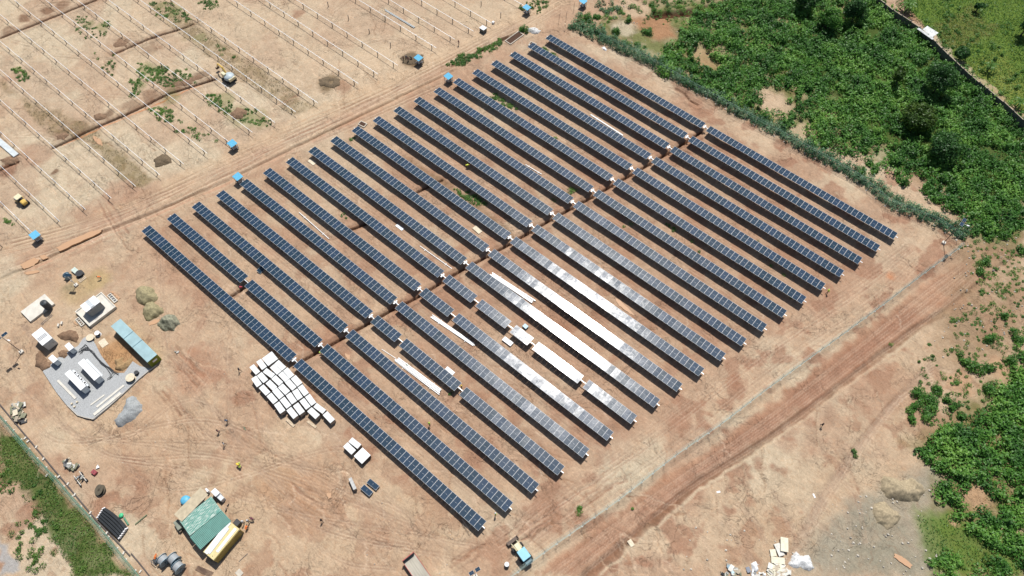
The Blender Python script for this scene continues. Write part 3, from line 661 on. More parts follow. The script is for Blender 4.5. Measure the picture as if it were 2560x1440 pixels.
slab('precast_beam',c6([(210,885),(240,870),(470,1105),(440,1120)]),.45,.15,CONC2,'pale precast beam lying alone at the left edge of the gravel pad','beam','precast beams on the gravel pad',0)
slab('precast_beam',c6([(645,1190),(655,1200),(835,1072),(822,1055)]),.42,.12,CONC2,'thinnest and shortest pale beam on the gravel pad','beam','precast beams on the gravel pad',0)
slab('precast_beam',c6([(718,1212),(735,1232),(1085,950),(1070,932)]),.42,.12,CONC2,'long pale beam in the middle of the three near the gravel pad edge','beam','precast beams on the gravel pad',0)
slab('precast_beam',c6([(672,1310),(705,1335),(1048,1050),(1025,1030)]),.45,.15,CONC2,'widest pale beam lying along the lower right edge of the gravel pad','beam','precast beams on the gravel pad',0)
slab('concrete_slab',c5([(80,715),(255,890),(690,570),(515,390)]),.55,.8,CONC2,'plain pale concrete plinth carrying the black water tank','plinth')
t0=G(40+590/7.2,680+640/7.2,.55)
t=thing('water_tank','black ribbed plastic water tank standing on the pale plinth','tank',(t0.x,t0.y,.56))
prof=[(0,0),(.62,0)]
for k in range(9): prof+=[(.66,.08+k*.24),(.66,.2+k*.24),(.62,.24+k*.24)]
prof+=[(.6,2.3),(.3,2.5),(0,2.52)]
MB().lathe([(r*1.15,z) for r,z in prof],(0,0,0),24).build('tank_body',mat('black_tank',(.045,.055,.06),.45,0,.1,1),t,smooth=False)
MB().lathe([(0,0),(.22,0),(.22,.08),(0,.09)],(0,0,2.5),14).build('lid',BLACK,t)
# transformer plinth with low parapet
x,y,l,w_,a_=rect(c5([(1060,715),(1325,980),(1800,620),(1535,360)]),.75)
t=thing('transformer_plinth','pale walled concrete plinth under the white transformer station','plinth',(x,y,0),a_)
MB().box((0,0,.25),(l,w_,.7),0,0,.03).build('base_slab',CONC2,t)
for sx in (-1,1): MB().box((sx*(l/2-.1),0,.70),(.2,w_,.22)).build('parapet',CONC2,t)
for sy in (-1,1): MB().box((0,sy*(w_/2-.1),.702),(l-.4,.2,.22)).build('parapet',CONC2,t)
def cabinet(name,c4,h,z0,label,cat,group=None,bands=0,roofz=.1,side=GREYP,wmin=None,extra=None,ln=None):
    x,y,l,w_,a_=rect(c4,z0+h)
    if wmin: w_=max(w_,wmin)
    if ln: l=ln
    t=thing(name,label,cat,(x,y,z0),a_,group)
    MB().box((0,0,(h-roofz)/2+.08),(l-.1,w_-.1,h-roofz-.16),0,0,.03).build('body',side,t)
    MB().box((0,0,.06),(l-.3,w_-.3,.12)).build('skid',DGREY,t)
    MB().box((0,0,h-roofz/2),(l,w_,roofz),0,0,.03).build('roof',WPAINT,t)
    for s in (-1,1):
        d=MB().box((s*(l/2-.035),0,h*.48),(.03,w_*.8,h*.7)); d.build('door',side,t)
        MB().box((s*(l/2-.005),w_*.25,h*.5),(.04,.04,.3)).build('door_handle',BLACK,t)
    for k in range(bands):
        yy=(k-(bands-1)/2)*0.42
        MB().box((-l*.05,yy,h+.03),(l*.9,.16,.06)).build('roof_duct',GREYP,t)
    return t,l,w_
# transformer station: two white roofed bays with equipment between
t,l,w_=cabinet('transformer_station',c5([(1145,610),(1400,415),(1515,540),(1265,720)]),2.6,.62,'tall white-roofed transformer station on the walled plinth','transformer',None,0,side=DGREY)
q=MB(); q.box((0,0,2.64),(l*.9,.9,.08)); 
for k in range(5): q.box((-l*.4+k*l*.2,0,2.72),(.06,.7,.12))
q.build('cooling_duct',GREYP,t)
for k in range(4): MB().box((l/2+.06,-w_*.3+k*w_*.2,1.3),(.12,w_*.17,1.9)).build('radiator_fin',DGREY,t)
q=MB()
for k in range(3): q.tube([(l/2-.2,-.3+k*.3,2.6),(l/2+.1,-.3+k*.3,2.85),(l/2+.25,-.3+k*.3,2.4)],.05,6)
q.build('bushing',GREYP,t)
for k,(cc,lab) in enumerate([([(1065,850),(1120,810),(1235,925),(1175,985)],'low concrete cable pit at the lower corner of the transformer plinth'),([(1640,420),(1700,375),(1830,505),(1765,560)],'low concrete cable pit at the upper corner of the transformer plinth')]):
    x,y,l,w_,a_=rect(c5(cc),.3); t=thing('cable_pit',lab,'cable pit',(x,y,0),a_,'open cable pits')
    q=MB()
    for s in (-1,1): q.box((s*(l/2-.08),0,.15),(.16,w_,.3)); q.box((0,s*(w_/2-.08),.152),(l-.32,.16,.3))
    for k2 in range(1,4): q.box((-l/2+k2*l/4,0,.148),(.12,w_-.32,.28))
    q.build('pit_wall',CONC2,t); MB().box((0,0,.0),(l-.1,w_-.1,.04)).build('pit_floor',DGREY,t)
t,l,w_=cabinet('white_container',c5([(280,1125),(450,990),(650,1180),(475,1335)]),2.7,0,'largest white-roofed container left of the earth pit','container',None,0,side=mat('grey_container_side',(.56,.58,.56),.6,0,.08,1))
q=MB()
for k in range(3): q.box((-.1+k*.35,0,2.73),(.14,w_*.85,.07))
q.build('roof_louvre',DGREY,t)
t,l,w_=cabinet('kiosk_cabinet',c6([(315,435),(375,390),(430,455),(372,500)]),1.9,.3,'small white kiosk cabinet at the top of the gravel pad, beside the earth pit','cabinet','small kiosk cabinets',ln=1.9)
t,l,w_=cabinet('kiosk_cabinet',c6([(108,600),(165,548),(222,605),(165,650)]),1.9,.3,'small white kiosk cabinet at the left corner of the gravel pad','cabinet','small kiosk cabinets',ln=1.9)
# battery / inverter containers
for cc,lab,fans in (([(482,655),(562,598),(770,820),(700,885)],'long white cabinet nearer the black cables on the gravel pad',0),([(312,795),(385,737),(590,950),(522,1010)],'long white cabinet with four fans on the gravel pad, nearer the left edge',4)):
    x,y,l,w_,a_=rect(c6(cc),2.55)
    t,l,w_=cabinet('battery_cabinet',c6(cc),2.25,.3,lab,'cabinet','long white battery cabinets')
    q=MB(); q.box((0,w_/2+.25,1.6),(l*.95,.4,.1)); q.build('side_canopy',GREYP,t)
    for k in range(4):
        if fans: 
            f_=MB().box((-l*.3+k*l*.2,w_/2+.25,1.2),(.7,.5,1.2),0,0,.04).build('fan_unit',WPAINT,t); MB().lathe([(0,0),(.2,0),(.2,.05),(0,.05)],(-l*.3+k*l*.2,w_/2+.25,1.8),12).build('fan',BLACK,f_)
# cables
rr=random.Random(5)
for k in range(11):
    base=[(520,520),(590,470),(660,500),(730,590),(790,650),(860,700),(920,740),(985,790)]
    if k%3==0: base=[(530,480),(600,440),(640,500),(720,560),(780,660),(850,720),(930,790),(890,860)]
    j=[(x+rr.uniform(-28,28) if i_ in (0,1,6,7) else x+rr.uniform(-12,12),y+rr.uniform(-28,28) if i_ in (0,1,6,7) else y+rr.uniform(-10,10)) for i_,(x,y) in enumerate(base)]
    pts=[G(*v,.36) for v in c6(j)]
    # smooth
    sm=[]
    for i_ in range(len(pts)-1):
        for tt in (0,.33,.66): 
            p0=pts[max(i_-1,0)];p1=pts[i_];p2=pts[i_+1];p3=pts[min(i_+2,len(pts)-1)]
            sm.append(0.5*((2*p1)+(p2-p0)*tt+(2*p0-5*p1+4*p2-p3)*tt*tt+(3*p1-p0-3*p2+p3)*tt**3))
    sm.append(pts[-1])
    tag(MB().tube(sm,.045,6).build('power_cable',BLACK),'thick black cable snaking in a bundle across the gravel pad','cable','black cables on the gravel pad')
# cable spools
def spool(px,py,z0,r,wd,axis,label,dark=BLACK,rz=0,flange=None,tilt=0,grp='cable drums'):
    p=G(px,py,z0+(r if axis=='x' else wd/2)); fl=flange or mat('wood_flange',(.50,.38,.24),.8,0,.15,3)
    t=thing('cable_drum',label,'cable drum',(p.x,p.y,z0),rz,grp)
    if axis=='z':
        zc=0
        MB().lathe([(0,0),(r,0),(r,.07),(0,.07)],(0,0,0),22).build('flange',fl,t)
        MB().lathe([(0,wd-.07),(r,wd-.07),(r,wd),(.12,wd),(.12,wd-.03),(0,wd-.03)],(0,0,0),22).build('flange',fl,t)
        MB().lathe([(r*.75,.07),(r*.78,wd*.5),(r*.75,wd-.07)],(0,0,0),20).build('wound_cable',dark,t)
    else:
        for s in (-1,1): 
            q=MB(); q.lathe([(r*.2,-.035),(r,-.035),(r,.035),(r*.2,.035),(r*.2,-.035)],(s*wd/2,0,r),24,0,'x'); q.build('flange',fl,t)
            q=MB(); 
            for k in range(6): q.tube([(s*(wd/2+.04),math.cos(k*math.pi/3)*r*.2,r+math.sin(k*math.pi/3)*r*.2),(s*(wd/2+.04),math.cos(k*math.pi/3)*r*.95,r+math.sin(k*math.pi/3)*r*.95)],.03,4)
            q.build('spoke',STEEL,t)
        MB().lathe([(r*.8,-wd/2+.04),(r*.82,0),(r*.8,wd/2-.04)],(0,0,r),22,0,'x').build('wound_cable',dark,t)
    return t
BLUEG=mat('blue_grey_steel',(.22,.32,.38),.5,.2,.1,2); WOODP=mat('pale_wood_flange',(.62,.54,.40),.8,0,.15,3)
GREYC=mat('grey_cable_wrap',(.30,.32,.33),.6,0,.08,2); 
spool(*c6([(652,335)])[0],.0,.85,.7,'z','pale wooden drum lying flat at the top edge of the gravel pad',flange=WOODP)
spool(*c6([(745,280)])[0],0,.55,.9,'z','small white and grey drum above the bare board, right of the flat drum',flange=WPAINT)
spool(*c6([(1168,850)])[0],.3,.95,.8,'z','large pale wooden drum at the right of the gravel pad',flange=WOODP)
spool(*c6([(1243,783)])[0],.3,.45,.6,'z','small black drum beside the large pale wooden drum',flange=BLACK)
s16=lambda x,y: (360+x/16,1360+y/16)
rzd=ang(G(430,1385),G(450,1400))+math.radians(0)
rzd=ang(G(415,1382),G(432,1398))
spool(*s16(770,650),0,1.15,1.15,'x','large grey steel drum on the left, beside the orange-topped machine',GREYC,rzd,BLUEG,grp='large grey cable drums')
spool(*s16(1190,610),0,1.15,1.35,'x','large grey steel drum in the middle, touching the two others',GREYC,rzd,BLUEG,grp='large grey cable drums')
spool(*s16(1370,920),0,1.15,1.2,'x','large grey steel drum closest to the bottom picture edge',GREYC,rzd,BLUEG,grp='large grey cable drums')
spool(168,690,0,.8,.9,'x','blue-grey drum left of the dark drum near the camera mast',BLUEG,rzd,BLUEG,grp='drums near the camera mast')
spool(200,685,0,.85,.8,'z','dark drum with pale crate beside it near the camera mast',BLACK,rzd,BLACK,grp='drums near the camera mast')
p=G(190,679); t=MB(); t.box((0,0,.3),(1.6,1.1,.6),0,0,.03); tag(t.build('crate',mat('pale_green_crate',(.5,.58,.52),.7),None,p,rzd),'pale green-white crate behind the dark drum near the mast','crate')
p=G(206,698); t=MB()
for k in range(6): t.box((-.7+k*.28,0,.12),(.2,1.1,.05))
for s in (-1,1): t.box((0,s*.45,.05),(1.7,.1,.1))
tag(t.build('pallet',mat('pallet_wood',(.50,.40,.28),.85,0,.2,3),None,p,rzd+1.57),'slatted wooden pallet lying by the dark drum near the mast','pallet','wooden pallets')
# camera / lamp masts
def mast(bx,by,h,label,panels=True,head='solar'):
    p=G(bx,by,.25); t=thing('lamp_mast',label,'mast',(p.x,p.y,0),0,'solar lamp masts')
    MB().box((0,0,.15),(.8,.8,.5),0,0,.04).build('footing',CONC2,t)
    MB().lathe([(.09,.35),(.05,h),(0,h+.02)],(0,0,0),10).build('pole',STEEL if panels else WPAINT,t)
    if panels:
        f=module_mb(1.2)
        for s in (-1,1):
            o=PANEL0.copy(); SC.collection.objects.link(o); o.parent=t; o.name='solar_panel'; o.scale=(.6,.5,1); o.location=(0,s*.72,h+.1); o.rotation_euler=(0.0,0,0)
        q=MB(); q.box((0,0,h-.02),(.06,1.8,.06)); q.build('bracket',STEEL,t)
        q=MB(); q.tube([(0,0,h-.8),(.5,.2,h-.5),(1.1,.4,h-.55)],.03,6); q.build('lamp_arm',WPAINT,t)
        MB().box((1.35,.5,h-.58),(.6,.28,.08),.35,0,.03).build('lamp_head',WPAINT,t)
    else:
        MB().box((0,0,h-.5),(.35,.3,.5),0,0,.03).build('control_box',GREYP,t)
        MB().box((0,.2,h+.05),(1.5,.7,.05),.6).build('solar_panel',CELL,t)
        q=MB(); q.tube([(0,0,h*.6),(.4,-.2,h*.6)],.03,5); q.box((.5,-.25,h*.6),(.25,.12,.12)); q.build('camera',WPAINT,t)
    return t
mast(2360,606,8.4,'tall solar lamp mast at the fence corner on the right')
mast(53,879,7.3,'thin tall solar lamp mast on white footing at the left picture edge')
mast(190,712,4.2,'short camera mast with control box near the two drums',False)
# blue-roofed long container (green body)
x,y,l,w_,a_=rect([(275.9,815),(300.2,795.6),(391.6,886),(367.3,904)],2.75)
OLG=mat('olive_green_container',(.36,.44,.05),.55,0,.15,.8); PBL=mat('pale_blue_roof',(.31,.46,.49),.5,0,.12,.5)
t=thing('shipping_container','long olive green shipping container with pale blue roof','container',(x,y,0),a_)
MB().box((0,0,1.3),(l,w_,2.5),0,0,.03).build('body',OLG,t)
q=MB(); n=34
for k in range(n): q.box((-l/2+(k+.5)*l/n,0,2.585),(l/n*.5,w_-.1,.05))
q.box((0,0,2.55),(l+.05,w_+.05,.06)); q.build('roof',PBL,t)
for s in (-1,1):
    for k in range(2): MB().box((l/2+.03,s*w_*.24,1.3),(.05,w_*.44,2.3)).build('door',OLG,t)
MB().box((l/2+.07,0.1,1.5),(.02,1.0,.55)).build('door_sign',WPAINT,t)
q=MB()
for k in range(44):
    for s in (-1,1): q.box((-l/2+(k+.5)*l/44,s*(w_/2+.02),1.3),(l/88,.05,2.3))
q.build('corrugation',OLG,t)
for k in (0.36,.6): MB().box((-l/2+k*l,0,2.64),(.08,w_,.07)).build('roof_joint',mat('blue_dark_line',(.1,.2,.25),.6),t)
# boards, ladder, small blocks
slab('wooden_board',c6([(745,385),(800,465),(885,405),(822,335)]),.12,.06,WOODP,'bare wooden board lying beside the flat drum and gravel pad','board','loose boards')
L0=[G(*v,.06) for v in c5([(450,950),(650,770)])]; L1=[G(*v,.06) for v in c5([(490,960),(640,760)])]
aa=ang(L0[0],L0[1]); ll=(L0[1]-L0[0]).length; c=(L0[0]+L0[1])/2
t=thing('ladder','dark ladder lying on the soil below the water tank plinth','ladder',(c.x,c.y,.05),aa)
for s in (-1,1): MB().box((0,s*.22,0),(ll,.06,.06)).build('rail',STEEL,t)
for k in range(9): MB().box((-ll/2+(k+.5)*ll/9,0,.002),(.05,.38,.05)).build('rung',STEEL,t)
for k,v in enumerate(c5([(775,970),(835,930)])):
    p=G(*v); tag(MB().box((0,0,.25),(.7,.35,.5),0,0,.04).build('concrete_block',CONC2,None,p,.7-1.5),['left one of two small concrete blocks below the transformer plinth','right one of two small concrete blocks below the transformer plinth'][k],'block','pair of concrete blocks')
for k,v in enumerate(c6([(425,1190),(492,1168),(458,1228)])):
    p=G(*v); tag(MB().lathe([(0,0),(.22,0),(.2,.35),(0,.38)],(0,0,.3),10).build('bucket',WOODP,None,p),'small pale bucket near the bottom corner of the gravel pad','bucket','pale buckets on the gravel pad')

# ================================================================ EARTH AND SAND PILES
def pile(pts,h,m_,label,cat='pile',rough=.35,name='soil_pile',grp=None,seed=0,n=40,amp=.35,dig=None):
    P=W2(pts); c=P.mean(0); lo=P.min(0)-.8; hi=P.max(0)+.8; st=max((hi-lo).max()/n,.12)
    xs_=np.arange(lo[0],hi[0],st); ys_=np.arange(lo[1],hi[1],st); A,B=np.meshgrid(xs_,ys_,indexing='ij')
    A2=A+(fbm(A/1.2,B/1.2,3,seed)-.5)*1.0; B2=B+(fbm(A/1.2,B/1.2,3,seed+3)-.5)*1.0
    sd=sdpoly(A2,B2,P); dep=-sd.min(); zz=h*(1-np.exp(-np.clip(-sd,0,9)/dep*1.7))/(1-math.exp(-1.7))*(.75+amp*1.4*(fbm(A/.9,B/.9,4,seed+7)-.25))+.10*(fbm(A/.25,B/.25,2,seed+5)-.5)*np.clip(-sd,0,1)
    zz[sd>0]=-.25
    if dig: 
        g_=G(*dig[0]); zz-=dig[2]*np.exp(-((A-g_.x)**2+(B-g_.y)**2)/dig[1]**2)
    ok=np.ones(A.shape,bool); id_=np.arange(A.size).reshape(A.shape)
    a=id_[:-1,:-1];b=id_[1:,:-1];cc=id_[1:,1:];d=id_[:-1,1:]; mk=(np.maximum.reduce([zz[:-1,:-1],zz[1:,:-1],zz[1:,1:],zz[:-1,1:]])>-.2)
    F_=np.stack([a[mk],b[mk],cc[mk],d[mk]],1)
    V_=np.stack([A.ravel()-c[0],B.ravel()-c[1],zz.ravel()],1)
    u,inv=np.unique(F_,return_inverse=True); V_=V_[u]; F_=inv.reshape(F_.shape)
    o=np_mesh(name,V_,F_,m_,smooth=True); o.location=(c[0],c[1],0.02); return tag(o,label,cat,grp)
SANDM=mat('grey_green_sand',tuple(C_(164,154,118)),.95,0,.22,3,.05); SOILB=mat('brown_spoil',tuple(C_(140,112,88)),.95,0,.25,2.5,.06); GRAVP=mat('grey_gravel_pile',tuple(C_(172,176,176)),.95,0,.3,7,.05); STONE=mat('rough_stone_rubble',tuple(C_(150,150,128)),.95,0,.35,2.5,.2); OCH=mat('ochre_spoil',tuple(C_(172,142,102)),.95,0,.25,2,.06); SPOIL2=mat('dark_spoil',tuple(C_(116,100,78)),.95,0,.25,3,.05)
t5=lambda pts: [(x/3,480+y/3) for x,y in pts]
pile(t5([(1020,730),(1080,700),(1150,730),(1190,790),(1150,830),(1080,860),(1020,830)]),1.9,SANDM,'topmost of the three sand piles right of the blue container',seed=1,grp='sand piles')
pile(t5([(1080,840),(1150,825),(1225,870),(1230,900),(1180,940),(1100,970),(1060,920)]),1.9,SANDM,'middle sand pile between the top one and the rubble heap',seed=2,grp='sand piles')
pile(t5([(1200,950),(1270,910),(1340,950),(1350,990),(1300,1040),(1220,1045),(1185,1000)]),1.6,STONE,'grey-green rubble heap, lowest of the three piles',seed=3,amp=.8,grp='sand piles')
b1=lambda pts: [(x/3,960+y/3) for x,y in pts]
pile(b1([(950,110),(1000,90),(1065,150),(1070,190),(1020,250),(940,305),(880,315),(860,270),(920,200)]),1.5,GRAVP,'pale blue-grey gravel heap below the gravel pad',seed=4,name='gravel_pile')
pile(c5([(730,1140),(850,1070),(1000,1035),(1110,1070),(1150,1180),(1110,1290),(960,1230),(800,1230)]),.9,SOILB,'red-brown soil heap between white container and gravel pad',seed=5)
pile(c6([(0,500),(60,560),(110,620),(170,680),(150,720),(60,760),(-60,720),(-40,560)]),.9,SOILB,'red-brown soil heap at the left of the gravel pad',seed=6)
pile(c6([(235,510),(300,470),(370,500),(380,570),(330,610),(260,590)]),.8,SOILB,'small soil mound between the two kiosk cabinets',seed=7)
pile(c6([(950,620),(1080,570),(1200,610),(1190,690),(1060,780),(960,740)]),1.2,OCH,'ochre soil heap dug out beside the long blue-roofed container',seed=8,amp=.6,dig=((100+1090/5.144,780+640/5.144),.9,.9))
pile([(383,400),(405,385),(425,392),(430,405),(412,416),(390,418)],1.0,SPOIL2,'dark grey-brown soil heap near the road, under the bare beams',seed=9,grp='spoil heaps')
pile([(575,285),(590,270),(612,272),(622,285),(605,298),(582,300)],1.0,SOILB,'brown soil heap among green weeds, under the bare beams',seed=10,grp='spoil heaps')
pile([(795,200),(815,192),(850,198),(852,212),(835,220),(800,218)],.7,SPOIL2,'low dark heap with hole, right of the second weedy strip',seed=11,grp='spoil heaps',dig=((828,206),.8,.9))
pile([(1000,145),(1020,132),(1060,138),(1060,158),(1020,163),(1004,158)],.6,SPOIL2,'low dark soil heap where the workers stand by the blue-roofed stand',seed=12,grp='spoil heaps')
for k,(pts,lab) in enumerate([([(232,290),(250,283),(268,287),(262,300),(240,302)],'upper'),([(140,340),(160,330),(176,338),(160,352),(142,350)],''),([(282,112),(300,100),(322,106),(318,118),(290,120)],''),([(0,400),(20,392),(44,398),(40,408),(10,412)],'')]):
    pile(pts,.55,SOILB,['brown spoil bank right of the weedy strip along the long orange trench','brown spoil bank at the lower left end of the orange trench','brown spoil bank above the upper middle trench','brown spoil bank at the left edge above the short trench'][k],seed=20+k,grp='trench spoil banks')
pile([(430,208),(470,196),(500,186),(512,192),(480,212),(440,222)],.5,SOILB,'brown spoil bank near the excavator along the orange trench',seed=27,grp='trench spoil banks')
r4=lambda pts: [(1920+x/3,960+y/3) for x,y in pts]
pile(r4([(850,680),(920,700),(1000,730),(1080,700),(1160,760),(1180,810),(1120,880),(1000,885),(900,860),(845,800)]),1.9,mat('tan_spoil',tuple(C_(178,162,132)),.95,0,.22,2.5,.05),'larger tan soil heap right of the tracks, near the dense bushes',seed=13,amp=.5,grp='tan soil heaps')
pile(r4([(790,900),(860,880),(930,930),(1000,990),(990,1030),(900,1085),(820,1050),(785,970)]),1.4,MATS['tan_spoil'],'smaller tan soil heap below the larger one',seed=14,grp='tan soil heaps')
# puddles
PUD=bpy.data.materials.new('muddy_water'); PUD.use_nodes=True; b_=PUD.node_tree.nodes['Principled BSDF']; b_.inputs['Base Color'].default_value=(*[v*1.0 for v in C_(200,158,120)],1); b_.inputs['Roughness'].default_value=.6
def puddle(pts,nm='puddle'):
    P=W2(pts); n=len(P); out=[]
    for k in range(n):
        a_=P[k];b_=P[(k+1)%n]
        for t_ in np.linspace(0,1,6)[:-1]: q_=a_*(1-t_)+b_*t_; out.append((q_[0]+random.uniform(-.12,.12),q_[1]+random.uniform(-.12,.12)))
    q=MB(); q.add([(x,y,.13) for x,y in out]+[(x,y,-.3) for x,y in out],[tuple(range(len(out)))]+[(k,(k+1)%len(out),(k+1)%len(out)+len(out),k+len(out))[::-1] for k in range(len(out))]); tag(q.build(nm,PUD),kind='structure')
puddle([(140,620),(180,600),(225,580),(255,575),(250,583),(200,606),(150,628)]); puddle([(52,662),(85,645),(100,650),(85,665),(60,674)]); puddle([(98,640),(112,638),(120,645),(108,650)])
puddle([(60,683),(95,676),(100,681),(70,688)]); puddle([(235,338),(252,350),(258,365),(248,362),(232,348)]); puddle(t5([(1110,985),(1170,955),(1200,955),(1190,980),(1120,1005)]))
puddle(c5([(1690,350),(1750,345),(1872,480),(1850,500),(1760,400)])); puddle(c5([(1040,900),(1060,895),(1120,960),(1100,975)])); puddle([(1535,745),(1550,752),(1580,782),(1592,792),(1575,785),(1548,765)])
puddle([(816,1233),(826,1232),(830,1244),(820,1248)]); puddle(r4([(950,1270),(1030,1310),(1085,1360),(1060,1380),(1000,1340),(945,1300)])); puddle([(862,884),(875,888),(874,902),(866,894)])
# ================================================================ VEGETATION
def foliage(name,c0,c1,c2,tr=0.33):
    m=bpy.data.materials.new(name); m.use_nodes=True; t=m.node_tree; N=t.nodes; L=t.links; b=N['Principled BSDF']
    g=N.new('ShaderNodeNewGeometry'); r=N.new('ShaderNodeValToRGB'); r.color_ramp.elements[0].color=(*c0,1); r.color_ramp.elements[1].color=(*c2,1)
    e=r.color_ramp.elements.new(.55); e.color=(*c1,1)
    tc=N.new('ShaderNodeTexCoord'); no=N.new('ShaderNodeTexNoise'); no.inputs['Scale'].default_value=.14; no.inputs['Detail'].default_value=4; L.new(tc.outputs['Object'],no.inputs['Vector'])
    ad=N.new('ShaderNodeMath'); ad.operation='MULTIPLY_ADD'; L.new(g.outputs['Random Per Island'],ad.inputs[0]); ad.inputs[1].default_value=.55
    mr=N.new('ShaderNodeMapRange'); mr.inputs[1].default_value=.35; mr.inputs[2].default_value=.65; mr.inputs[3].default_value=-.22; mr.inputs[4].default_value=.62; L.new(no.outputs[0],mr.inputs[0]); L.new(mr.outputs[0],ad.inputs[2])
    L.new(ad.outputs[0],r.inputs[0]); L.new(r.outputs[0],b.inputs['Base Color']); b.inputs['Roughness'].default_value=.5; b.inputs['Specular IOR Level'].default_value=.35
    tl=N.new('ShaderNodeBsdfTranslucent'); L.new(r.outputs[0],tl.inputs[0]); ms=N.new('ShaderNodeMixShader'); ms.inputs[0].default_value=tr
    L.new(b.outputs[0],ms.inputs[1]); L.new(tl.outputs[0],ms.inputs[2]); L.new(ms.outputs[0],N['Material Output'].inputs[0]); return m
F_BUSH=foliage('bush_leaves',(.034,.118,.018),(.088,.235,.034),(.19,.37,.062))
F_DARK=foliage('dark_tree_leaves',(.020,.068,.018),(.044,.13,.028),(.09,.21,.045))
F_OLIVE=foliage('olive_tree_leaves',(.03,.075,.012),(.065,.13,.02),(.13,.20,.03))
F_BLUE=foliage('blue_green_creeper',(.045,.13,.055),(.11,.23,.105),(.24,.36,.21))
F_GRASS=foliage('bright_grass',(.045,.13,.020),(.09,.22,.034),(.20,.30,.075))
F_GRASS2=foliage('verge_grass',(.05,.13,.022),(.10,.21,.035),(.18,.28,.06))
F_WEED=foliage('green_weeds',(.05,.13,.025),(.10,.22,.04),(.18,.31,.06))
BARK=mat('bark',(.10,.085,.07),.9,0,.2,4)
def quads(C,Nn,Lg,Wd,rng):
    """one leaf-shaped face per centre"""
    n=len(C); Nn=Nn/np.linalg.norm(Nn,axis=1,keepdims=True)
    a=rng.normal(size=(n,3)); u=a-(a*Nn).sum(1,keepdims=True)*Nn; u/=np.linalg.norm(u,axis=1,keepdims=True); v=np.cross(Nn,u)
    Lg=Lg[:,None];Wd=Wd[:,None]
    V=np.stack([C-u*Lg,C+v*Wd-Nn*Wd*.3,C+u*Lg,C-v*Wd-Nn*Wd*.3],1).reshape(-1,3)
    return V,np.arange(4*n).reshape(n,4)
def clumps(cx,cy,r,h,n,size,seed,z0=0.0,low=0.0):
    """leaves of many bushes: arrays of centre, radius, height"""
    rng=np.random.default_rng(seed); m=len(cx); k=np.repeat(np.arange(m),n)
    d=rng.normal(size=(len(k),3)); d[:,2]=np.abs(d[:,2])*1.1+low; d/=np.linalg.norm(d,axis=1,keepdims=True)
    q=rng.uniform(.55,1.05,len(k))**.7
    lump=1+.28*np.sin(d[:,0]*5+cx[k])*np.cos(d[:,1]*6+cy[k])
    C=np.stack([cx[k]+d[:,0]*r[k]*q*lump,cy[k]+d[:,1]*r[k]*q*lump,z0+d[:,2]*h[k]*q*lump],1)
    Nn=d*0.8+rng.normal(size=d.shape)*.45+np.array([0,0,.5])
    s=size*rng.uniform(.6,1.3,len(k))
    return quads(C,Nn,s,s*rng.uniform(.35,.6,len(k)),rng)
def scatter(pts,dens,seed,thr=None,sc=6,holes=()):
    rng=np.random.default_rng(seed); P=W2(pts); lo=P.min(0);hi=P.max(0); n=int((hi-lo).prod()*dens)
    x=rng.uniform(lo[0],hi[0],n);y=rng.uniform(lo[1],hi[1],n)
    xx=x+(fbm(x/2.5,y/2.5,3,5)-.5)*4; yy=y+(fbm(x/2.5,y/2.5,3,9)-.5)*4
    ok=inpoly(xx,yy,P)
    if thr is not None: ok&=fbm(x/sc,y/sc,4,seed)>thr
    for (hx,hy,hr) in holes:
        g_=G(hx,hy); ok&=np.hypot(xx-g_.x,yy-g_.y)>hr*rng.uniform(.55,1.35,n)
    return x[ok],y[ok]
def stuff_mesh(parts,name,m,label,cat,soft=False):
    V=[];F=[];b=0
    for v,f in parts: V.append(v);F.append(f+b);b+=len(v)
    o=np_mesh(name,np.concatenate(V),np.concatenate(F),m); return tag(o,label,cat,None,'stuff')
HO=[(1760,150,4.5),(1925,250,5.2),(1955,272,4.5),(1700,190,2.6),(2000,330,3.2),(2140,400,2.6),(2290,455,3.4),(2080,380,2),(1640,75,6.5),(1610,60,5),(1675,85,5),(1570,70,4.5),(1540,100,3),(2010,310,2)]
# dense thicket, upper right
def bushes(x,y,seed,n,size,rr=(.7,1.5),hh=(.8,2.0)):
    rng=np.random.default_rng(seed); f=fbm(x/7,y/7,3,seed+2)
    r=rng.uniform(rr[0],rr[1],len(x)); h=rng.uniform(hh[0],hh[1],len(x))*(.5+1.1*f); return clumps(x,y,r,h,n,size,seed)
x,y=scatter([(1690,100),(1740,30),(1850,0),(1900,-30),(2170,-30),(2300,90),(2430,210),(2580,320),(2580,560),(2470,600),(2330,500),(2200,430),(2040,360),(1900,290),(1780,240),(1640,180)],.80,101,.27,7,HO)
A1=bushes(x,y,1,56,.31,(.5,1.9),(.6,2.6))
x,y=scatter([(1440,60),(1560,0),(1720,-30),(1860,0),(1800,60),(1700,110),(1560,140),(1500,100)],.30,103,.44,4,HO[5:]); A2=bushes(x,y,3,60,.20,(.5,1.2),(.5,1.2))
stuff_mesh([A1,A2],'thicket',F_BUSH,'dense mass of green bushes covering the ground outside the hedge fence','bushes')
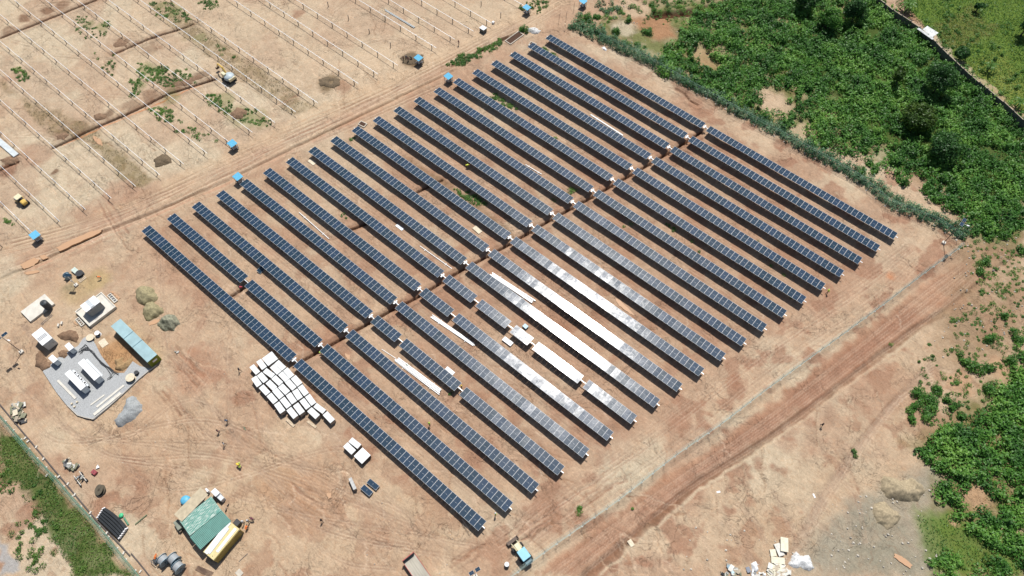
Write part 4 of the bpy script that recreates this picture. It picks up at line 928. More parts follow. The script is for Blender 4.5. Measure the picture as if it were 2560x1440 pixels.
# hedge of creepers on the fence
ln=[G(x,y) for x,y in [(1425,68),(1510,106),(1622,158),(1722,218),(1856,290),(1920,326),(2054,400),(2160,460),(2228,516),(2350,566),(2412,596)]]
rs=resample(ln,.55); rng=np.random.default_rng(9); cx=np.array([p.x for p in rs]);cy=np.array([p.y for p in rs])
ux=np.gradient(cx);uy=np.gradient(cy); l_=np.hypot(ux,uy); px_,py_=-uy/l_,ux/l_
parts=[]
for k in range(4):
    off=rng.uniform(-.9,3.0,len(cx)); parts.append(clumps(cx+px_*off,cy+py_*off,rng.uniform(.5,.9,len(cx)),rng.uniform(.9,2.3,len(cx))*(.5+fbm(cx/5,cy/5,2,77)),34,.21,200+k))
stuff_mesh(parts,'creeper_hedge',F_BLUE,'blue-green creepers smothering the wire fence along the last solar row','hedge')
x,y=scatter([(1425,40),(1470,15),(1600,-30),(1640,-10),(1500,60),(1520,110),(1450,80)],.5,111,.42,4); P1=bushes(x,y,5,44,.2,(.5,1),(.7,1.6))
stuff_mesh([P1],'shrubs',F_BLUE,'loose blue-green shrubs around the hedge fence corner at the top','bushes')
# lower right thicket
HR=[(2445,1238,4.0),(2420,1320,2.2),(2350,1290,3)]
x,y=scatter([(2265,1130),(2330,1070),(2400,1070),(2470,1020),(2520,940),(2600,840),(2600,1440),(2560,1400),(2440,1350),(2380,1290),(2340,1230),(2330,1170)],.8,120,.29,5,HR); A1=bushes(x,y,7,70,.30,(.8,1.6),(1.0,2.2))
x,y=scatter([(2310,1400),(2400,1385),(2500,1400),(2560,1480),(2300,1480)],.6,121,.3,5); A2=bushes(x,y,8,70,.24)
stuff_mesh([A1,A2],'thicket',F_BUSH,'dense mass of leafy green bushes in the lower right corner','bushes')
x,y=scatter([(2300,1280),(2400,1300),(2560,1380),(2600,1460),(2480,1440),(2340,1400),(2300,1340)],7,122); rng=np.random.default_rng(4); n=len(x)
v,f=quads(np.stack([x,y,rng.uniform(.1,.35,n)],1),rng.normal(size=(n,3))*.6+[0,0,.7],rng.uniform(.15,.3,n),rng.uniform(.05,.1,n),rng)
stuff_mesh([(v,f)],'grass',F_WEED,'smooth low green grass among the lower right bushes','grass')
# grassy field beyond the wall
x,y=scatter([(2200,-30),(2600,-30),(2600,320),(2380,140)],9,130); rng=np.random.default_rng(6); n=len(x)
v,f=quads(np.stack([x,y,rng.uniform(.1,.7,n)*fbm(x/3,y/3,3,8)*1.6],1),rng.normal(size=(n,3))*.7+[0,0,.6],rng.uniform(.16,.4,n),rng.uniform(.05,.12,n),rng)
x,y=scatter([(2200,-30),(2600,-30),(2600,320),(2380,140)],.10,131,.5,5); v2=bushes(x,y,11,60,.22,(.5,1.2),(.5,1.3))
stuff_mesh([(v,f),v2],'field_grass',F_GRASS,'bright yellow-green grassy field beyond the dark block wall','grass')
# verge outside left fence
x,y=scatter([(-20,1070),(60,1120),(230,1310),(330,1445),(180,1460),(60,1240),(-20,1220)],20,140,.33,3); rng=np.random.default_rng(8); n=len(x)
v,f=quads(np.stack([x,y,rng.uniform(.05,.4,n)],1),rng.normal(size=(n,3))*.7+[0,0,.6],rng.uniform(.12,.3,n),rng.uniform(.04,.09,n),rng)
x,y=scatter([(-20,1110),(60,1180),(220,1330),(280,1445),(200,1460),(60,1260),(-20,1230)],.35,141,.5,4); v2=bushes(x,y,12,50,.17,(.3,.8),(.3,.8))
x,y=scatter([(40,1320),(110,1340),(130,1390),(90,1440),(0,1400),(-20,1330)],.5,142,.42,3); v3=bushes(x,y,13,50,.16,(.4,.8),(.3,.8))
stuff_mesh([(v,f),v2,v3],'verge_grass',F_GRASS2,'rough green grass strip outside the green wire fence at lower left','grass')
# patches of weeds
WP=[([(2290,900),(2420,760),(2560,700),(2560,1000),(2440,1060),(2300,1060)],.30,.46),([(2400,560),(2560,480),(2560,720),(2440,740)],.35,.42),([(1640,-10),(1800,-10),(1700,60),(1600,60)],.3,.45),([(330,160),(420,170),(440,225),(400,215),(350,190)],1.0,.38),([(325,200),(350,200),(352,240),(325,240)],1.2,.3),([(370,270),(440,265),(450,300),(380,300)],.8,.42),([(520,225),(580,260),(570,290),(520,260)],.9,.4),([(425,175),(480,180),(500,205),(440,215)],.9,.42),([(190,35),(275,50),(260,95),(200,110)],.35,.5),([(230,130),(300,150),(280,190),(240,160)],.4,.5),([(380,290),(470,300),(560,350),(480,350)],.3,.5),([(375,0),(470,30),(480,60),(400,50)],.6,.45),([(25,170),(70,185),(70,205),(40,195)],1.,.35),([(495,5),(540,0),(550,20),(500,20)],.8,.4),([(560,275),(640,270),(680,310),(620,320)],.6,.42),([(500,95),(560,110),(600,150),(540,130)],.45,.45),([(1110,165),(1130,150),(1250,98),(1262,108),(1140,165)],1.6,.2),
 ([(1230,235),(1290,262),(1300,285),(1230,250)],1.4,.3),([(1130,470),(1170,475),(1215,515),(1180,510)],1.4,.3),([(1340,110),(1370,120),(1400,150),(1360,140)],1.2,.25),([(1410,455),(1440,480),(1420,490)],.9,.3),([(1660,558),(1700,565),(1680,578)],1.2,.3),([(2210,855),(2230,850),(2240,880),(2215,880)],.3,.3),([(870,335),(895,345),(880,352)],.9,.3),([(840,545),(860,535),(855,555)],1.,.3),([(1290,20),(1330,0),(1370,0),(1350,40)],.9,.4),([(1030,430),(1080,455),(1110,490),(1060,460)],.3,.4),([(1240,250),(1300,290),(1420,360),(1380,345)],.25,.45),([(2120,1120),(2150,1130),(2140,1150)],1.2,.3),([(1445,1270),(1460,1272),(1458,1284),(1446,1284)],2.5,.0),([(1450,1255),(1480,1262),(1470,1270)],.6,.3),([(1570,1275),(1610,1260),(1600,1280)],.8,.4),([(30,1300),(110,1310),(120,1340),(60,1340)],.5,.4),([(20,690),(40,700),(30,705)],.5,.3),([(75,1010),(85,1012),(82,1018)],2,.0),([(10,548),(38,545),(36,560),(18,562)],1.2,.2),([(800,800),(1130,960),(1200,1080),(1000,900)],.02,.4),([(1280,480),(1900,600),(2000,760),(1700,620)],.02,.45)]
parts=[]
for k,(pp_,dn,th) in enumerate(WP):
    x,y=scatter(pp_,dn*2.3,300+k,th-.05,2.5)
    if len(x): parts.append(bushes(x,y,400+k,34,.15,(.25,.7),(.15,.5)))
stuff_mesh(parts,'weeds',F_WEED,'scattered patches of low green weeds on the sandy soil','weeds')
x,y=scatter([(0,215),(40,240),(215,305),(260,350),(395,450),(330,465),(225,355),(120,330),(0,190)],5,160,.42,1.5); x2,y2=scatter([(400,0),(520,80),(790,270),(735,290),(480,110),(380,20)],5,161,.42,1.5)
x=np.concatenate([x,x2]);y=np.concatenate([y,y2]); rng=np.random.default_rng(15); n=len(x)
v,f=quads(np.stack([x,y,rng.uniform(.08,.28,n)],1),rng.normal(size=(n,3))*.7+[0,0,.6],rng.uniform(.12,.25,n),rng.uniform(.04,.08,n),rng)
stuff_mesh([(v,f)],'dry_crop_rows',foliage('dry_grass',(.11,.11,.05),(.17,.15,.08),(.26,.23,.13)),'dry olive-coloured low growth in the two long strips of the bare frame field','grass')
# single shrubs one can tell apart
def shrub(px,py,r,h,m_,label,seed,grp='single shrubs',name='shrub',size=.19,n=8):
    p=G(px,py); rng=np.random.default_rng(seed); t=thing(name,label,'shrub',(p.x,p.y,0),0,grp)
    c=rng.normal(size=(n,2))*r*.42
    v,f=clumps(c[:,0],c[:,1],rng.uniform(.4,.65,n)*r,rng.uniform(.7,1.05,n)*h,int(60*max(1,r)),size,seed); o=np_mesh('crown',v,f,m_); o.parent=t
    q=MB()
    for k in range(4): q.tube([(0,0,-.1),(c[k,0]*.5,c[k,1]*.5,h*.4),(c[k,0],c[k,1],h*.75)],[.05,.035,.015],5)
    q.build('stem',BARK,t); return t
SH=[(2295,985,1.6,'shrub just right of the two-track clearing, upper of the close trio'),(2325,1005,1.9,'big shrub in the middle of the close trio above the dense thicket'),(2285,1020,1.5,'left shrub of the close trio above the dense thicket'),(2315,1035,1.6,'lowest shrub of the close trio above the dense thicket'),(2337,975,1.3,'single rounded shrub above and right of the close trio'),(2278,1045,.9,'small dark shrub below left of the close trio'),(2365,1000,.9,'small shrub right of the close trio'),(2380,1020,1.0,'shrub in the middle of the bare patch of the lower right'),(2400,1042,.9,'lower shrub on the bare patch of the lower right'),
(2470,850,1.3,'shrub at the upper end of the string along the right edge'),(2510,790,1.2,'small shrub right of the washed gully, upper right edge'),(2435,920,2.0,'wide shrub left of the string near the right edge'),(2475,975,1.7,'rounded shrub above the reddish bare patch on the right'),(2525,905,1.5,'shrub near the right edge beside the wide one'),(2545,850,1.8,'tall shrub at the right edge, below the gully'),(2410,900,1.1,'small shrub left of the wide one on the right'),(2470,920,1.2,'small rounded shrub right of the wide shrub'),
(2460,655,1.4,'shrub beside the gully, just right of the fence corner'),(2450,680,1.1,'smaller shrub touching the gully near the fence corner'),(2510,590,1.6,'shrub above the gully near the right edge'),(2475,590,1.2,'shrub left of another, above the gully'),(2555,630,1.2,'shrub at the right edge, level with the fence corner'),(2400,590,1.0,'blue-green shrub right at the fence corner'),(2435,585,1.1,'leafy shrub beyond the end of the hedge fence'),
(2340,500,1.5,'rounded dark shrub beside the hedge in a sandy gap'),(2415,490,1.8,'shrub in the sandy gap near the thicket edge'),(2460,530,1.9,'large rounded shrub among scattered white stones'),(2520,510,1.5,'shrub near the right edge among pale stones'),(1470,50,2.2,'dark rounded shrub just inside the hedge corner at the top'),(1720,90,1.6,'rounded shrub on the sandy patch below the red earth'),(1495,45,1.2,'small shrub right of the dark shrub near the hedge corner'),(1615,85,1.5,'shrub at the lower tip of the red earth patch'),(1570,55,1.2,'shrub on the pale sand left of the red earth'),(1540,82,1.6,'shrub beside the hedge left of the pale sand gap'),(1307,75,1.3,'dark shrub between concrete pit and white rubble'),(2500,1040,1.5,'rounded shrub at the top edge of the lower right thicket'),(1980,290,1.2,'small shrub by the sandy clearing inside the thicket'),(1960,320,1.1,'shrub at the lower end of the sandy clearing'),(2150,430,1.4,'rounded shrub next to the creeper hedge, sandy gap'),(2185,428,1.2,'small rounded shrub on the sandy strip beside the hedge'),(2235,400,1.5,'rounded shrub on the thicket edge above the hedge')]
for k,(a_,b_,r,lab) in enumerate(SH): shrub(a_,b_,r,.6+r*.75,F_BLUE if 'blue-green' in lab else F_BUSH,lab,500+k)
# trees
def tree(px,py,r,h,m_,label,seed,tw=.22,n=26,name='tree',size=.30,lean=(0,0)):
    p=G(px,py); rng=np.random.default_rng(seed); t=thing(name,label,'tree',(p.x,p.y,0),0,'trees in the thicket')
    d=rng.normal(size=(n,3)); d/=np.linalg.norm(d,axis=1,keepdims=True); q=rng.uniform(.35,.85,n)[:,None]; c=d*q*np.array([r,r,h*.36])+np.array([lean[0],lean[1],h*.62])
    V=[];F=[];b=0
    for k in range(n):
        rr=r*rng.uniform(.26,.46); m=int(150*max(rr,.6)); dd=rng.normal(size=(m,3)); dd/=np.linalg.norm(dd,axis=1,keepdims=True); dd[:,2]=np.where(dd[:,2]<-.4,-dd[:,2],dd[:,2])
        C=c[k]+dd*rr*rng.uniform(.6,1.08,m)[:,None]; s=size*rng.uniform(.6,1.3,m)
        v,f=quads(C,dd+rng.normal(size=dd.shape)*.5,s,s*.5,rng); V.append(v);F.append(f+b);b+=len(v)
    o=np_mesh('crown',np.concatenate(V),np.concatenate(F),m_); o.parent=t
    q_=MB(); q_.tube([(0,0,-.3),(.1,.05,h*.2),(lean[0]*.5,lean[1]*.5,h*.45)],[tw*1.3,tw,tw*.7],8)
    for k in range(min(9,n)): q_.tube([(lean[0]*.4,lean[1]*.4,h*(.3+.02*k)),tuple(c[k]*.6+np.array([0,0,h*.2])),tuple(c[k])],[tw*.5,tw*.3,.03],5)
    q_.build('trunk',BARK,t); return t
tree(2277,320,4.6,6.2,F_OLIVE,'large round olive-green tree in the middle of the thicket',1)
tree(2345,395,5.0,6.0,F_DARK,'wide dark green tree lowest in the thicket, near the hedge',2)
tree(2330,235,4.2,9.0,F_DARK,'tall dark tree with grey limbs standing close to the block wall',3)
tree(2062,70,3.6,6.5,F_BUSH,'rounded green tree near the top edge, left of a dark one',4)
tree(2125,60,3.8,7.5,F_DARK,'dark tree near the top edge beside the block wall end',5)
tree(2005,30,3.2,6.5,F_DARK,'dark tree at the very top edge, leftmost of three',6)
tree(2235,215,2.2,6.5,F_OLIVE,'slender brownish tree left of the tall dark tree',7,n=14)
tree(2395,150,2.4,3.6,F_DARK,'low dark tree just behind the wall, below the tin lean-to',8,n=16)
tree(2550,90,2.6,7.0,F_DARK,'thin dark tree at the right edge in the grassy field',9,n=14)
tree(2438,30,1.5,3.6,F_DARK,'small dark tree between the two brown plots of the grassy field',10,n=9)
def palm(px,py,n,ln_,label,seed,h=1.6):
    p=G(px,py); rng=np.random.default_rng(seed); t=thing('banana_plant',label,'plant',(p.x,p.y,0),0,'banana plants by the wall')
    q=MB()
    for s in range(max(1,n//9)):
        ox,oy=rng.uniform(-1,1,2)*(1.3 if n>12 else 0)
        MB().tube([(ox,oy,-.1),(ox,oy,h)],[.14,.1],7).build('stem',BARK,t)
        for k in range(9):
            a=k*.7+rng.uniform(-.2,.2); L_=ln_*rng.uniform(.8,1.2); pr=[]; w0=.26
            for j in range(6):
                u=j/5; pr.append((ox+math.cos(a)*L_*u,oy+math.sin(a)*L_*u,h+math.sin(u*2.6)*L_*.45-u*u*L_*.35,w0*math.sin(math.pi*min(.95,u*.85+.12))))
            vs=[]
            for (x_,y_,z_,w_) in pr: vs+=[(x_-math.sin(a)*w_,y_+math.cos(a)*w_,z_-.05),(x_,y_,z_+.03),(x_+math.sin(a)*w_,y_-math.cos(a)*w_,z_-.05)]
            fs=[]
            for j in range(5): fs+=[(3*j,3*j+1,3*j+4,3*j+3),(3*j+1,3*j+2,3*j+5,3*j+4)]
            MB().add(vs,fs).build('leaf',F_GRASS2,t)
palm(2258,28,30,3.0,'clump of long-leaved banana plants behind the wall near the top',1,2.2)
palm(2468,178,9,2.6,'spiky banana plant in the field, nearer the centre of the wall',2)
palm(2540,268,9,2.6,'spiky banana plant in the field, nearer the right edge',3)
# ================================================================ PALLET BOXES
BOXW=mat('white_pallet_cover',(.68,.70,.69),.6,0,.14,1.1,.01); BOXS=mat('cardboard_side',(.34,.29,.24),.85,0,.15,2,0)
def palletbox(c4,h,label,group,top=BOXW,side=BOXS,size=None,name='pallet_box'):
    x,y,l,w_,a_=rect(c4,h)
    if size: l,w_=size
    t=thing(name,label,'pallet box',(x,y,0),a_,group)
    q=MB(); 
    for s in (-1,0,1): q.box((0,s*(w_/2-.08),.06),(l,.12,.12))
    q.build('pallet',mat('pallet_wood',(.50,.40,.28),.85,0,.2,3),t)
    MB().box((0,0,.12+(h-.17)/2),(l-.04,w_-.04,h-.17),0,0,.0).build('carton',side,t)
    q=MB(); q.box((0,0,h-.03),(l,w_,.06),0,0,.015)
    for s in (-.28,.28): q.box((l*s,0,h-.028),(.05,w_+.02,.07))
    q.build('top_cover',top,t)
    return t
B7=[([(150,380),(225,330),(330,450),(260,505)],1,1),([(262,290),(345,240),(440,370),(360,425)],1,2),([(355,235),(440,180),(545,300),(460,360)],1,3),([(440,180),(520,115),(620,245),(545,300)],1,4),
([(182,570),(265,515),(360,650),(275,710)],2,1),([(275,515),(355,460),(465,580),(380,640)],2,2),([(370,455),(435,395),(580,495),(510,560)],2,3),([(487,385),(560,325),(680,440),(605,505)],2,4),([(560,320),(635,260),(755,375),(685,440)],2,5),
([(305,720),(385,660),(495,780),(425,850)],3,1),([(415,645),(490,585),(610,700),(535,765)],3,2),([(510,570),(585,505),(705,625),(635,685)],3,3),([(620,505),(695,445),(810,565),(735,625)],3,4),([(705,440),(775,380),(885,500),(815,570)],3,5),
([(435,860),(510,790),(620,920),(545,985)],4,1),([(525,775),(605,710),(720,845),(640,905)],4,2),([(620,715),(700,640),(815,765),(745,835)],4,3),([(735,630),(805,575),(930,700),(850,765)],4,4),([(830,570),(910,505),(1020,630),(940,700)],4,5),
([(555,1000),(640,935),(740,1080),(660,1145)],5,1),([(650,920),(725,860),(840,1000),(760,1060)],5,2),([(745,845),(835,785),(930,935),(850,985)],5,3),([(855,780),(935,725),(1030,865),(940,925)],5,4),([(945,715),(1020,655),(1125,795),(1050,860)],5,5),
([(755,1085),(840,1030),(950,1165),(875,1230)],6,1),([(865,1015),(950,955),(1060,1100),(975,1165)],6,2),([(970,935),(1050,880),(1155,1020),(1080,1075)],6,3),([(1060,870),(1145,810),(1245,960),(1170,1010)],6,4),
([(1095,1100),(1175,1035),(1310,1160),(1230,1225)],7,1),([(1195,1030),(1260,965),(1410,1080),(1350,1140)],7,2),([(1350,1160),(1430,1100),(1550,1230),(1480,1300)],8,1)]
cnt={}
for c,r,k in B7: cnt[r]=max(cnt.get(r,0),k)
for c,r,k in B7:
    if r==8: lab='white-topped pallet box at the lower tip of the big block'
    elif r==1 and k==1: lab='narrow white-topped pallet box at the upper left corner of the big block'
    else: lab='white-topped pallet box, %s from the left in the %s rank of the block'%(ORD[k-1],ORD[r-1])
    palletbox(crop(600,860,6.546,c),1.55,lab,'white pallet boxes in the big block')
for c,lab in (([(750,1240),(775,1225),(915,1320),(860,1370)],'flat wooden pallet sticking out under the block, nearer its left'),([(1085,1270),(1120,1250),(1260,1340),(1230,1385)],'flat wooden pallet sticking out under the block, nearer its lower tip')):
    slab('wooden_pallet',crop(600,860,6.546,c),.16,.14,MATS['pallet_wood'],lab,'pallet','wooden pallets')
g8=lambda p: crop(840,1080,8,p)
palletbox(g8([(245,195),(325,105),(510,250),(425,335)]),1.4,'upper of two narrow white-topped pallet boxes standing apart beside the first row','separate pallet boxes')
palletbox(g8([(140,290),(230,205),(405,360),(305,455)]),1.4,'left narrow white-topped pallet box of the separate group of three','separate pallet boxes')
palletbox(g8([(355,480),(530,310),(695,465),(515,635)]),1.3,'wide bright white-topped box with dark open side, in the separate group','separate pallet boxes',WPAINT,BLACK)
palletbox(g8([(250,930),(305,905),(415,1125),(345,1165)]),1.1,'small narrow grey pallet box left of the stacks of dark modules','separate pallet boxes',mat('grey_cover',(.45,.45,.43),.8,0,.2,2))
for c,lab in (([(610,1010),(680,930),(870,1075),(795,1165)],'stack of dark solar modules on the soil, upper right one'),([(490,1130),(560,1050),(745,1195),(660,1290)],'stack of dark solar modules on the soil, lower left one')):
    x,y,l,w_,a_=rect(g8(c),.6); t=thing('module_stack',lab,'module stack',(x,y,0),a_,'stacks of solar modules')
    MB().box((0,0,.07),(l-.1,w_-.1,.14)).build('pallet',MATS['pallet_wood'],t)
    q=MB(); 
    for k in range(9): q.box((0,0,.17+k*.048),(l,w_,.038))
    q.build('stacked_frames',FRAME,t)
    o=PANEL0.copy(); SC.collection.objects.link(o); o.parent=t; o.location=(0,0,.60); o.rotation_euler=(0,0,math.pi/2); o.scale=(w_/1.19,l/2.3,1)
# ================================================================ LOOSE BEAMS between the rows
TUBEW=mat('white_galvanised',(.80,.81,.80),.45,0,.06,2)
def beams(a,b,n,label,w_=.14,sp=.2,name='beam_bundle',z=.1,m_=TUBEW,stub=None):
    A,B=G(*a,z),G(*b,z); c=(A+B)/2; l=(B-A).length; rz=ang(A,B)
    q=MB()
    for k in range(n):
        off=(k-(n-1)/2)*sp; dx=random.uniform(-.02,.02)*l
        q.box((dx,off,.05+(.16 if (k%2 and n>4) else 0)),(l*random.uniform(.94,1),w_,w_),random.uniform(-.004,.004)*3)
    if stub: q.box((-l/2-stub/2,0,.05),(stub,.1,.1),.06)
    for s in (-.3,.3): q.box((l*s,0,.0),(.1,n*sp+.5,.08))
    return tag(q.build(name,m_,None,(c.x,c.y,.08),rz),label,'beams','loose white beams between the rows')
beams((1476,286),(1560,341),2,'pair of white beams lying beside the sixteenth row, upper right block')
beams((746,530),(824,598),1,'single pale beam lying between rows in the left upper block',.14)
beams((1046,613),(1132,673),1,'single thin beam lying above the main trench, near its middle',.12)
beams((1078,790),(1188,864),4,'white beam bundle fanned out between fifth and sixth rows, with short cross bar',.16,.2)
beams((990,898),(1103,982),6,'thickest white beam bundle strapped together, nearest the pallet boxes',.17,.2,stub=4.0)
beams((1226,683),(1334,755),3,'white beam bundle lying beside the glaring row',.26,.38)
beams((1313,411),(1354,436),1,'short white beam lying between rows near the centre of the upper block',.14)
beams((962,25),(1038,70),2,'dark grey steel beams lying among the bare frames at the top',.2,.3,m_=mat('dull_steel',(.32,.35,.36),.5,.3,.1,2))
for k,(c,lab,m_,z) in enumerate([([(987,563),(995,560),(1011,571),(1004,577)],'small white board on the soil in the left upper block',WPAINT,.15),([(1180,570),(1190,564),(1206,578),(1197,585)],'tan board on the soil near the middle of the upper block',WOODP,.15),([(767,402),(778,397),(791,408),(783,413)],'tan board under the end of a row by the dirt road',WOODP,.15),([(1255,849),(1262,841),(1284,856),(1276,866)],'bright white box lying below the row with four gaps',WPAINT,.4),([(1112,922),(1119,916),(1138,931),(1131,938)],'white sheet beside the row with two gaps',WPAINT,.1),([(1306,815),(1312,808),(1320,814),(1316,824)],'small grey-green rack beside the four-gap row',BLUEG,.5),([(1568,1352),(1577,1348),(1588,1362),(1577,1369)],'pale slatted pallet lying on the edge of the reddish road',WOODP,.15),([(1791,1230),(1800,1225),(1800,1228),(1794,1236)],'small white scrap on the slope below the reddish road',WPAINT,.1),([(2031,1234),(2035,1234),(2040,1244),(2036,1245)],'white plastic scrap on the sandy ground left of the tan heaps',WPAINT,.1)]):
    o=slab('flat_board',c,z,z*.8,m_,lab,'board','boards and boxes lying on the soil')
# grey sheet stack at left edge
c=[(-14,352),(0,344),(46,384),(34,392)]; slab('sheet_stack',c,.35,.3,mat('pale_sheet_metal',(.55,.60,.61),.5,.2,.1,1),'long stack of pale grey sheets at the left picture edge','sheet stack')
# fallen dark module under the third row
p=G(655,672,.4); o=dup(thing('loose_module','dark solar module leaning under the third row','solar panel',(p.x,p.y,.35),.3)) if False else None
t=thing('loose_module','dark solar module leaning on the soil under the third row','solar panel',(p.x,p.y,.3),.1)
o=PANEL0.copy(); SC.collection.objects.link(o); o.parent=t; o.rotation_euler=(.1,.35,0); o.scale=(1,1,1); o.location=(0,0,.25)

# ================================================================ BLUE-ROOFED STANDS
BLUE=mat('sky_blue_sheet',(.10,.40,.60),.5,0,.06,1.5)
STN=[(580,358,'blue-roofed inverter stand beside the dirt road, upper side'),(594,441,'blue-roofed inverter stand at the start of the fifth row'),(86,587,'blue-roofed inverter stand at the left picture edge'),(1121,190,'blue-roofed inverter stand at the start of a row near the top centre'),(1046,144,'blue-roofed inverter stand next to the dark heap with workers'),(1317,18,'blue-roofed inverter stand nearest the top edge'),(1458,2,'blue-roofed stand cut by the top picture edge')]
st0=None
for (px,py,lab) in STN:
    p=G(px,py,2.15); rz=0.0
    if st0 is None:
        st0=thing('inverter_stand',lab,'inverter stand',(p.x,p.y,0),0,'blue-roofed inverter stands')
        r=corr(1.9,1.9,9,.02); o=r.build('roof',BLUE,st0,(0,0,2.15)); o.rotation_euler=(.0,.12,0)
        for sx in (-1,1):
            for sy in (-1,1): MB().box((sx*.75,sy*.75,1.0),(.08,.08,2.1+sx*-.12)).build('post',STEEL,st0)
        MB().box((.35,0,1.15),(.5,1.2,1.1),0,0,.04).build('inverter',GREYP,st0); MB().box((.62,0,1.2),(.03,.9,.7)).build('cooling_grille',DGREY,st0)
        MB().box((.1,0,.55),(1.5,1.6,.06)).build('shelf',STEEL,st0)
    else: dup(st0,(p.x,p.y,0),random.uniform(-.05,.05),lab)
p=G(1208,79); t=thing('metal_box','grey metal box with open dark front beside the road near the top','box',(p.x,p.y,0),.0)
MB().box((0,0,.65),(1.5,1.4,1.3)).build('body',mat('dark_box_side',(.10,.11,.10),.6),t); MB().box((0,0,1.33),(1.7,1.5,.05)).build('lid',GREYP,t)
p=G(1233,59); tag(MB().box((0,0,.35),(.6,.7,.7),0,0,.05).build('sack',WPAINT,None,p),'small white-topped sack at the end of a bare frame near the top','sack')
# concrete pits
for c,lab in (([(1262,101),(1297,79),(1309,87),(1276,110)],'open concrete manhole pit beside the dirt road near the top'),([(895,310),(903,303),(917,309),(910,318)],'small square concrete pit at the end of a row beside the road'),([(1319,113),(1329,104),(1340,110),(1335,117)],'concrete pit rim hidden by the end of the nineteenth row')):
    x,y,l,w_,a_=rect(c,.25); t=thing('concrete_pit',lab,'pit',(x,y,0),a_,'open concrete pits')
    for s in (-1,1): MB().box((s*l/2,0,.05),(.2,w_+.2,.5)).build('wall',CONC,t); MB().box((0,s*w_/2,.052),(l-.2,.2,.5)).build('wall',CONC,t)
    MB().box((0,0,.17),(l-.2,w_-.2,.03)).build('pit_floor',mat('wet_earth',tuple(C_(80,54,38)),.9),t)

# ================================================================ SHED AND YARD, lower left
h8=lambda p: crop(420,1200,6.546,p)
TARP=mat('tan_tarpaulin',(.46,.39,.27),.85,0,.15,1.2,.02); GRN=mat('green_roof_sheet',(.065,.20,.165),.55,0,.12,.8,.0); OCHW=mat('ochre_container_wall',(.34,.27,.07),.6,0,.12,.8); PLY=mat('yellow_plywood',(.62,.52,.26),.75,0,.1,1.5)
def worn_green():
    m=mat('worn_green_roof',(.075,.25,.20),.6,0,.15,.8); t=m.node_tree; N=t.nodes; L=t.links; b=N['Principled BSDF']
    tc=N.new('ShaderNodeTexCoord'); mp=N.new('ShaderNodeMapping'); mp.inputs['Scale'].default_value=(5,.7,1); L.new(tc.outputs['Object'],mp.inputs[0]); no=N.new('ShaderNodeTexNoise'); no.inputs['Scale'].default_value=1.3; no.inputs['Detail'].default_value=8; no.inputs['Roughness'].default_value=.7; L.new(mp.outputs[0],no.inputs['Vector'])
    mr=N.new('ShaderNodeMapRange'); mr.inputs[1].default_value=.48; mr.inputs[2].default_value=.60; L.new(no.outputs[0],mr.inputs[0]); mx=N.new('ShaderNodeMix'); mx.data_type='RGBA'; L.new(mr.outputs[0],mx.inputs[0]); src=b.inputs['Base Color'].links[0].from_socket; L.new(src,mx.inputs[6]); mx.inputs[7].default_value=(.50,.56,.50,1); L.new(mx.outputs[2],b.inputs['Base Color']); return m
WG=worn_green()
x,y,l,w_,a_=rect(h8([(100,555),(530,130),(1215,840),(700,1275)]),2.8)
t=thing('site_shed','site shed with tan tarpaulin, green sheet roof and ochre end','shed',(x,y,0),a_)
def sheet(c4,z,m_,nm,th=.06,par=t,cor=None,tilt=0):
    X_,Y_,L_,W_,A_=rect(h8(c4),z); v=Matrix.Rotation(-a_,4,'Z')@Vector((X_-x,Y_-y,0))
    q=corr(L_,W_,cor,.014) if cor else MB().box((0,0,0),(L_,W_,th),0,0,.02)
    o=q.build(nm,m_,par,(v.x,v.y,z),A_-a_); return o
sheet([(100,555),(530,130),(670,240),(215,685)],3.0,TARP,'tarpaulin_roof',.08)
sheet([(205,705),(690,235),(860,490),(370,925)],2.9,WG,'worn_green_roof',cor=26)
sheet([(358,930),(855,480),(1035,665),(530,1150)],2.8,GRN,'green_roof',cor=26)
sheet([(535,1148),(1040,697),(1215,840),(700,1275)],2.6,PLY,'plywood_roof',.06)
o=sheet([(540,1150),(1030,700),(1075,735),(600,1185)],2.72,TUBEW,'white_roof_sheet',.06); sheet([(610,1165),(1000,790),(1040,820),(650,1190)],2.70,GREYP,'grey_roof_sheet',.05); sheet([(760,1150),(1110,790),(1150,825),(795,1170)],2.69,TUBEW,'white_roof_sheet',.05)
# box of the container under the roof
X_,Y_,L_,W_,A_=rect(h8([(540,1150),(1035,697),(1225,850),(700,1280)]),2.55); v=Matrix.Rotation(-a_,4,'Z')@Vector((X_-x,Y_-y,0))
q=MB(); q.box((v.x,v.y,1.27),(L_,W_,2.5),A_-a_); 
n=26
for k in range(n):
    u=(k+.5)/n-.5; ca,sa=math.cos(A_-a_),math.sin(A_-a_); lx,ly=L_/2+.02,W_*u; q.box((v.x+lx*ca-ly*sa,v.y+lx*sa+ly*ca,1.27),(.05,W_/n*.5,2.3),A_-a_)
q.build('container_wall',OCHW,t)
MB().box((v.x-(L_*.9)*math.cos(A_-a_)-.6,v.y,1.2),(.1,W_*.9,2.3),A_-a_).build('wall',mat('shed_board_wall',(.16,.13,.10),.9,0,.2,1),t)
for sx in (-1,-.33,.33,1):
    for sy in (-1,1): MB().box((sx*l*.47,sy*w_*.46,1.35),(.12,.12,2.7)).build('post',STEEL,t)
def atsh(c,z): return [G(*v,z) for v in h8([c])][0]
def item(name,c4,h,m_,label,cat,grp=None,z0=0):
    X_,Y_,L_,W_,A_=rect(h8(c4),h+z0); o=MB().box((0,0,h/2),(L_,W_,h),0,0,.05).build(name,m_,None,(X_,Y_,z0),A_); return tag(o,label,cat,grp)
item('water_tank_box',[(690,185),(775,135),(850,215),(770,270)],1.8,WPAINT,'white boxy unit beside the tan end of the site shed','cabinet')
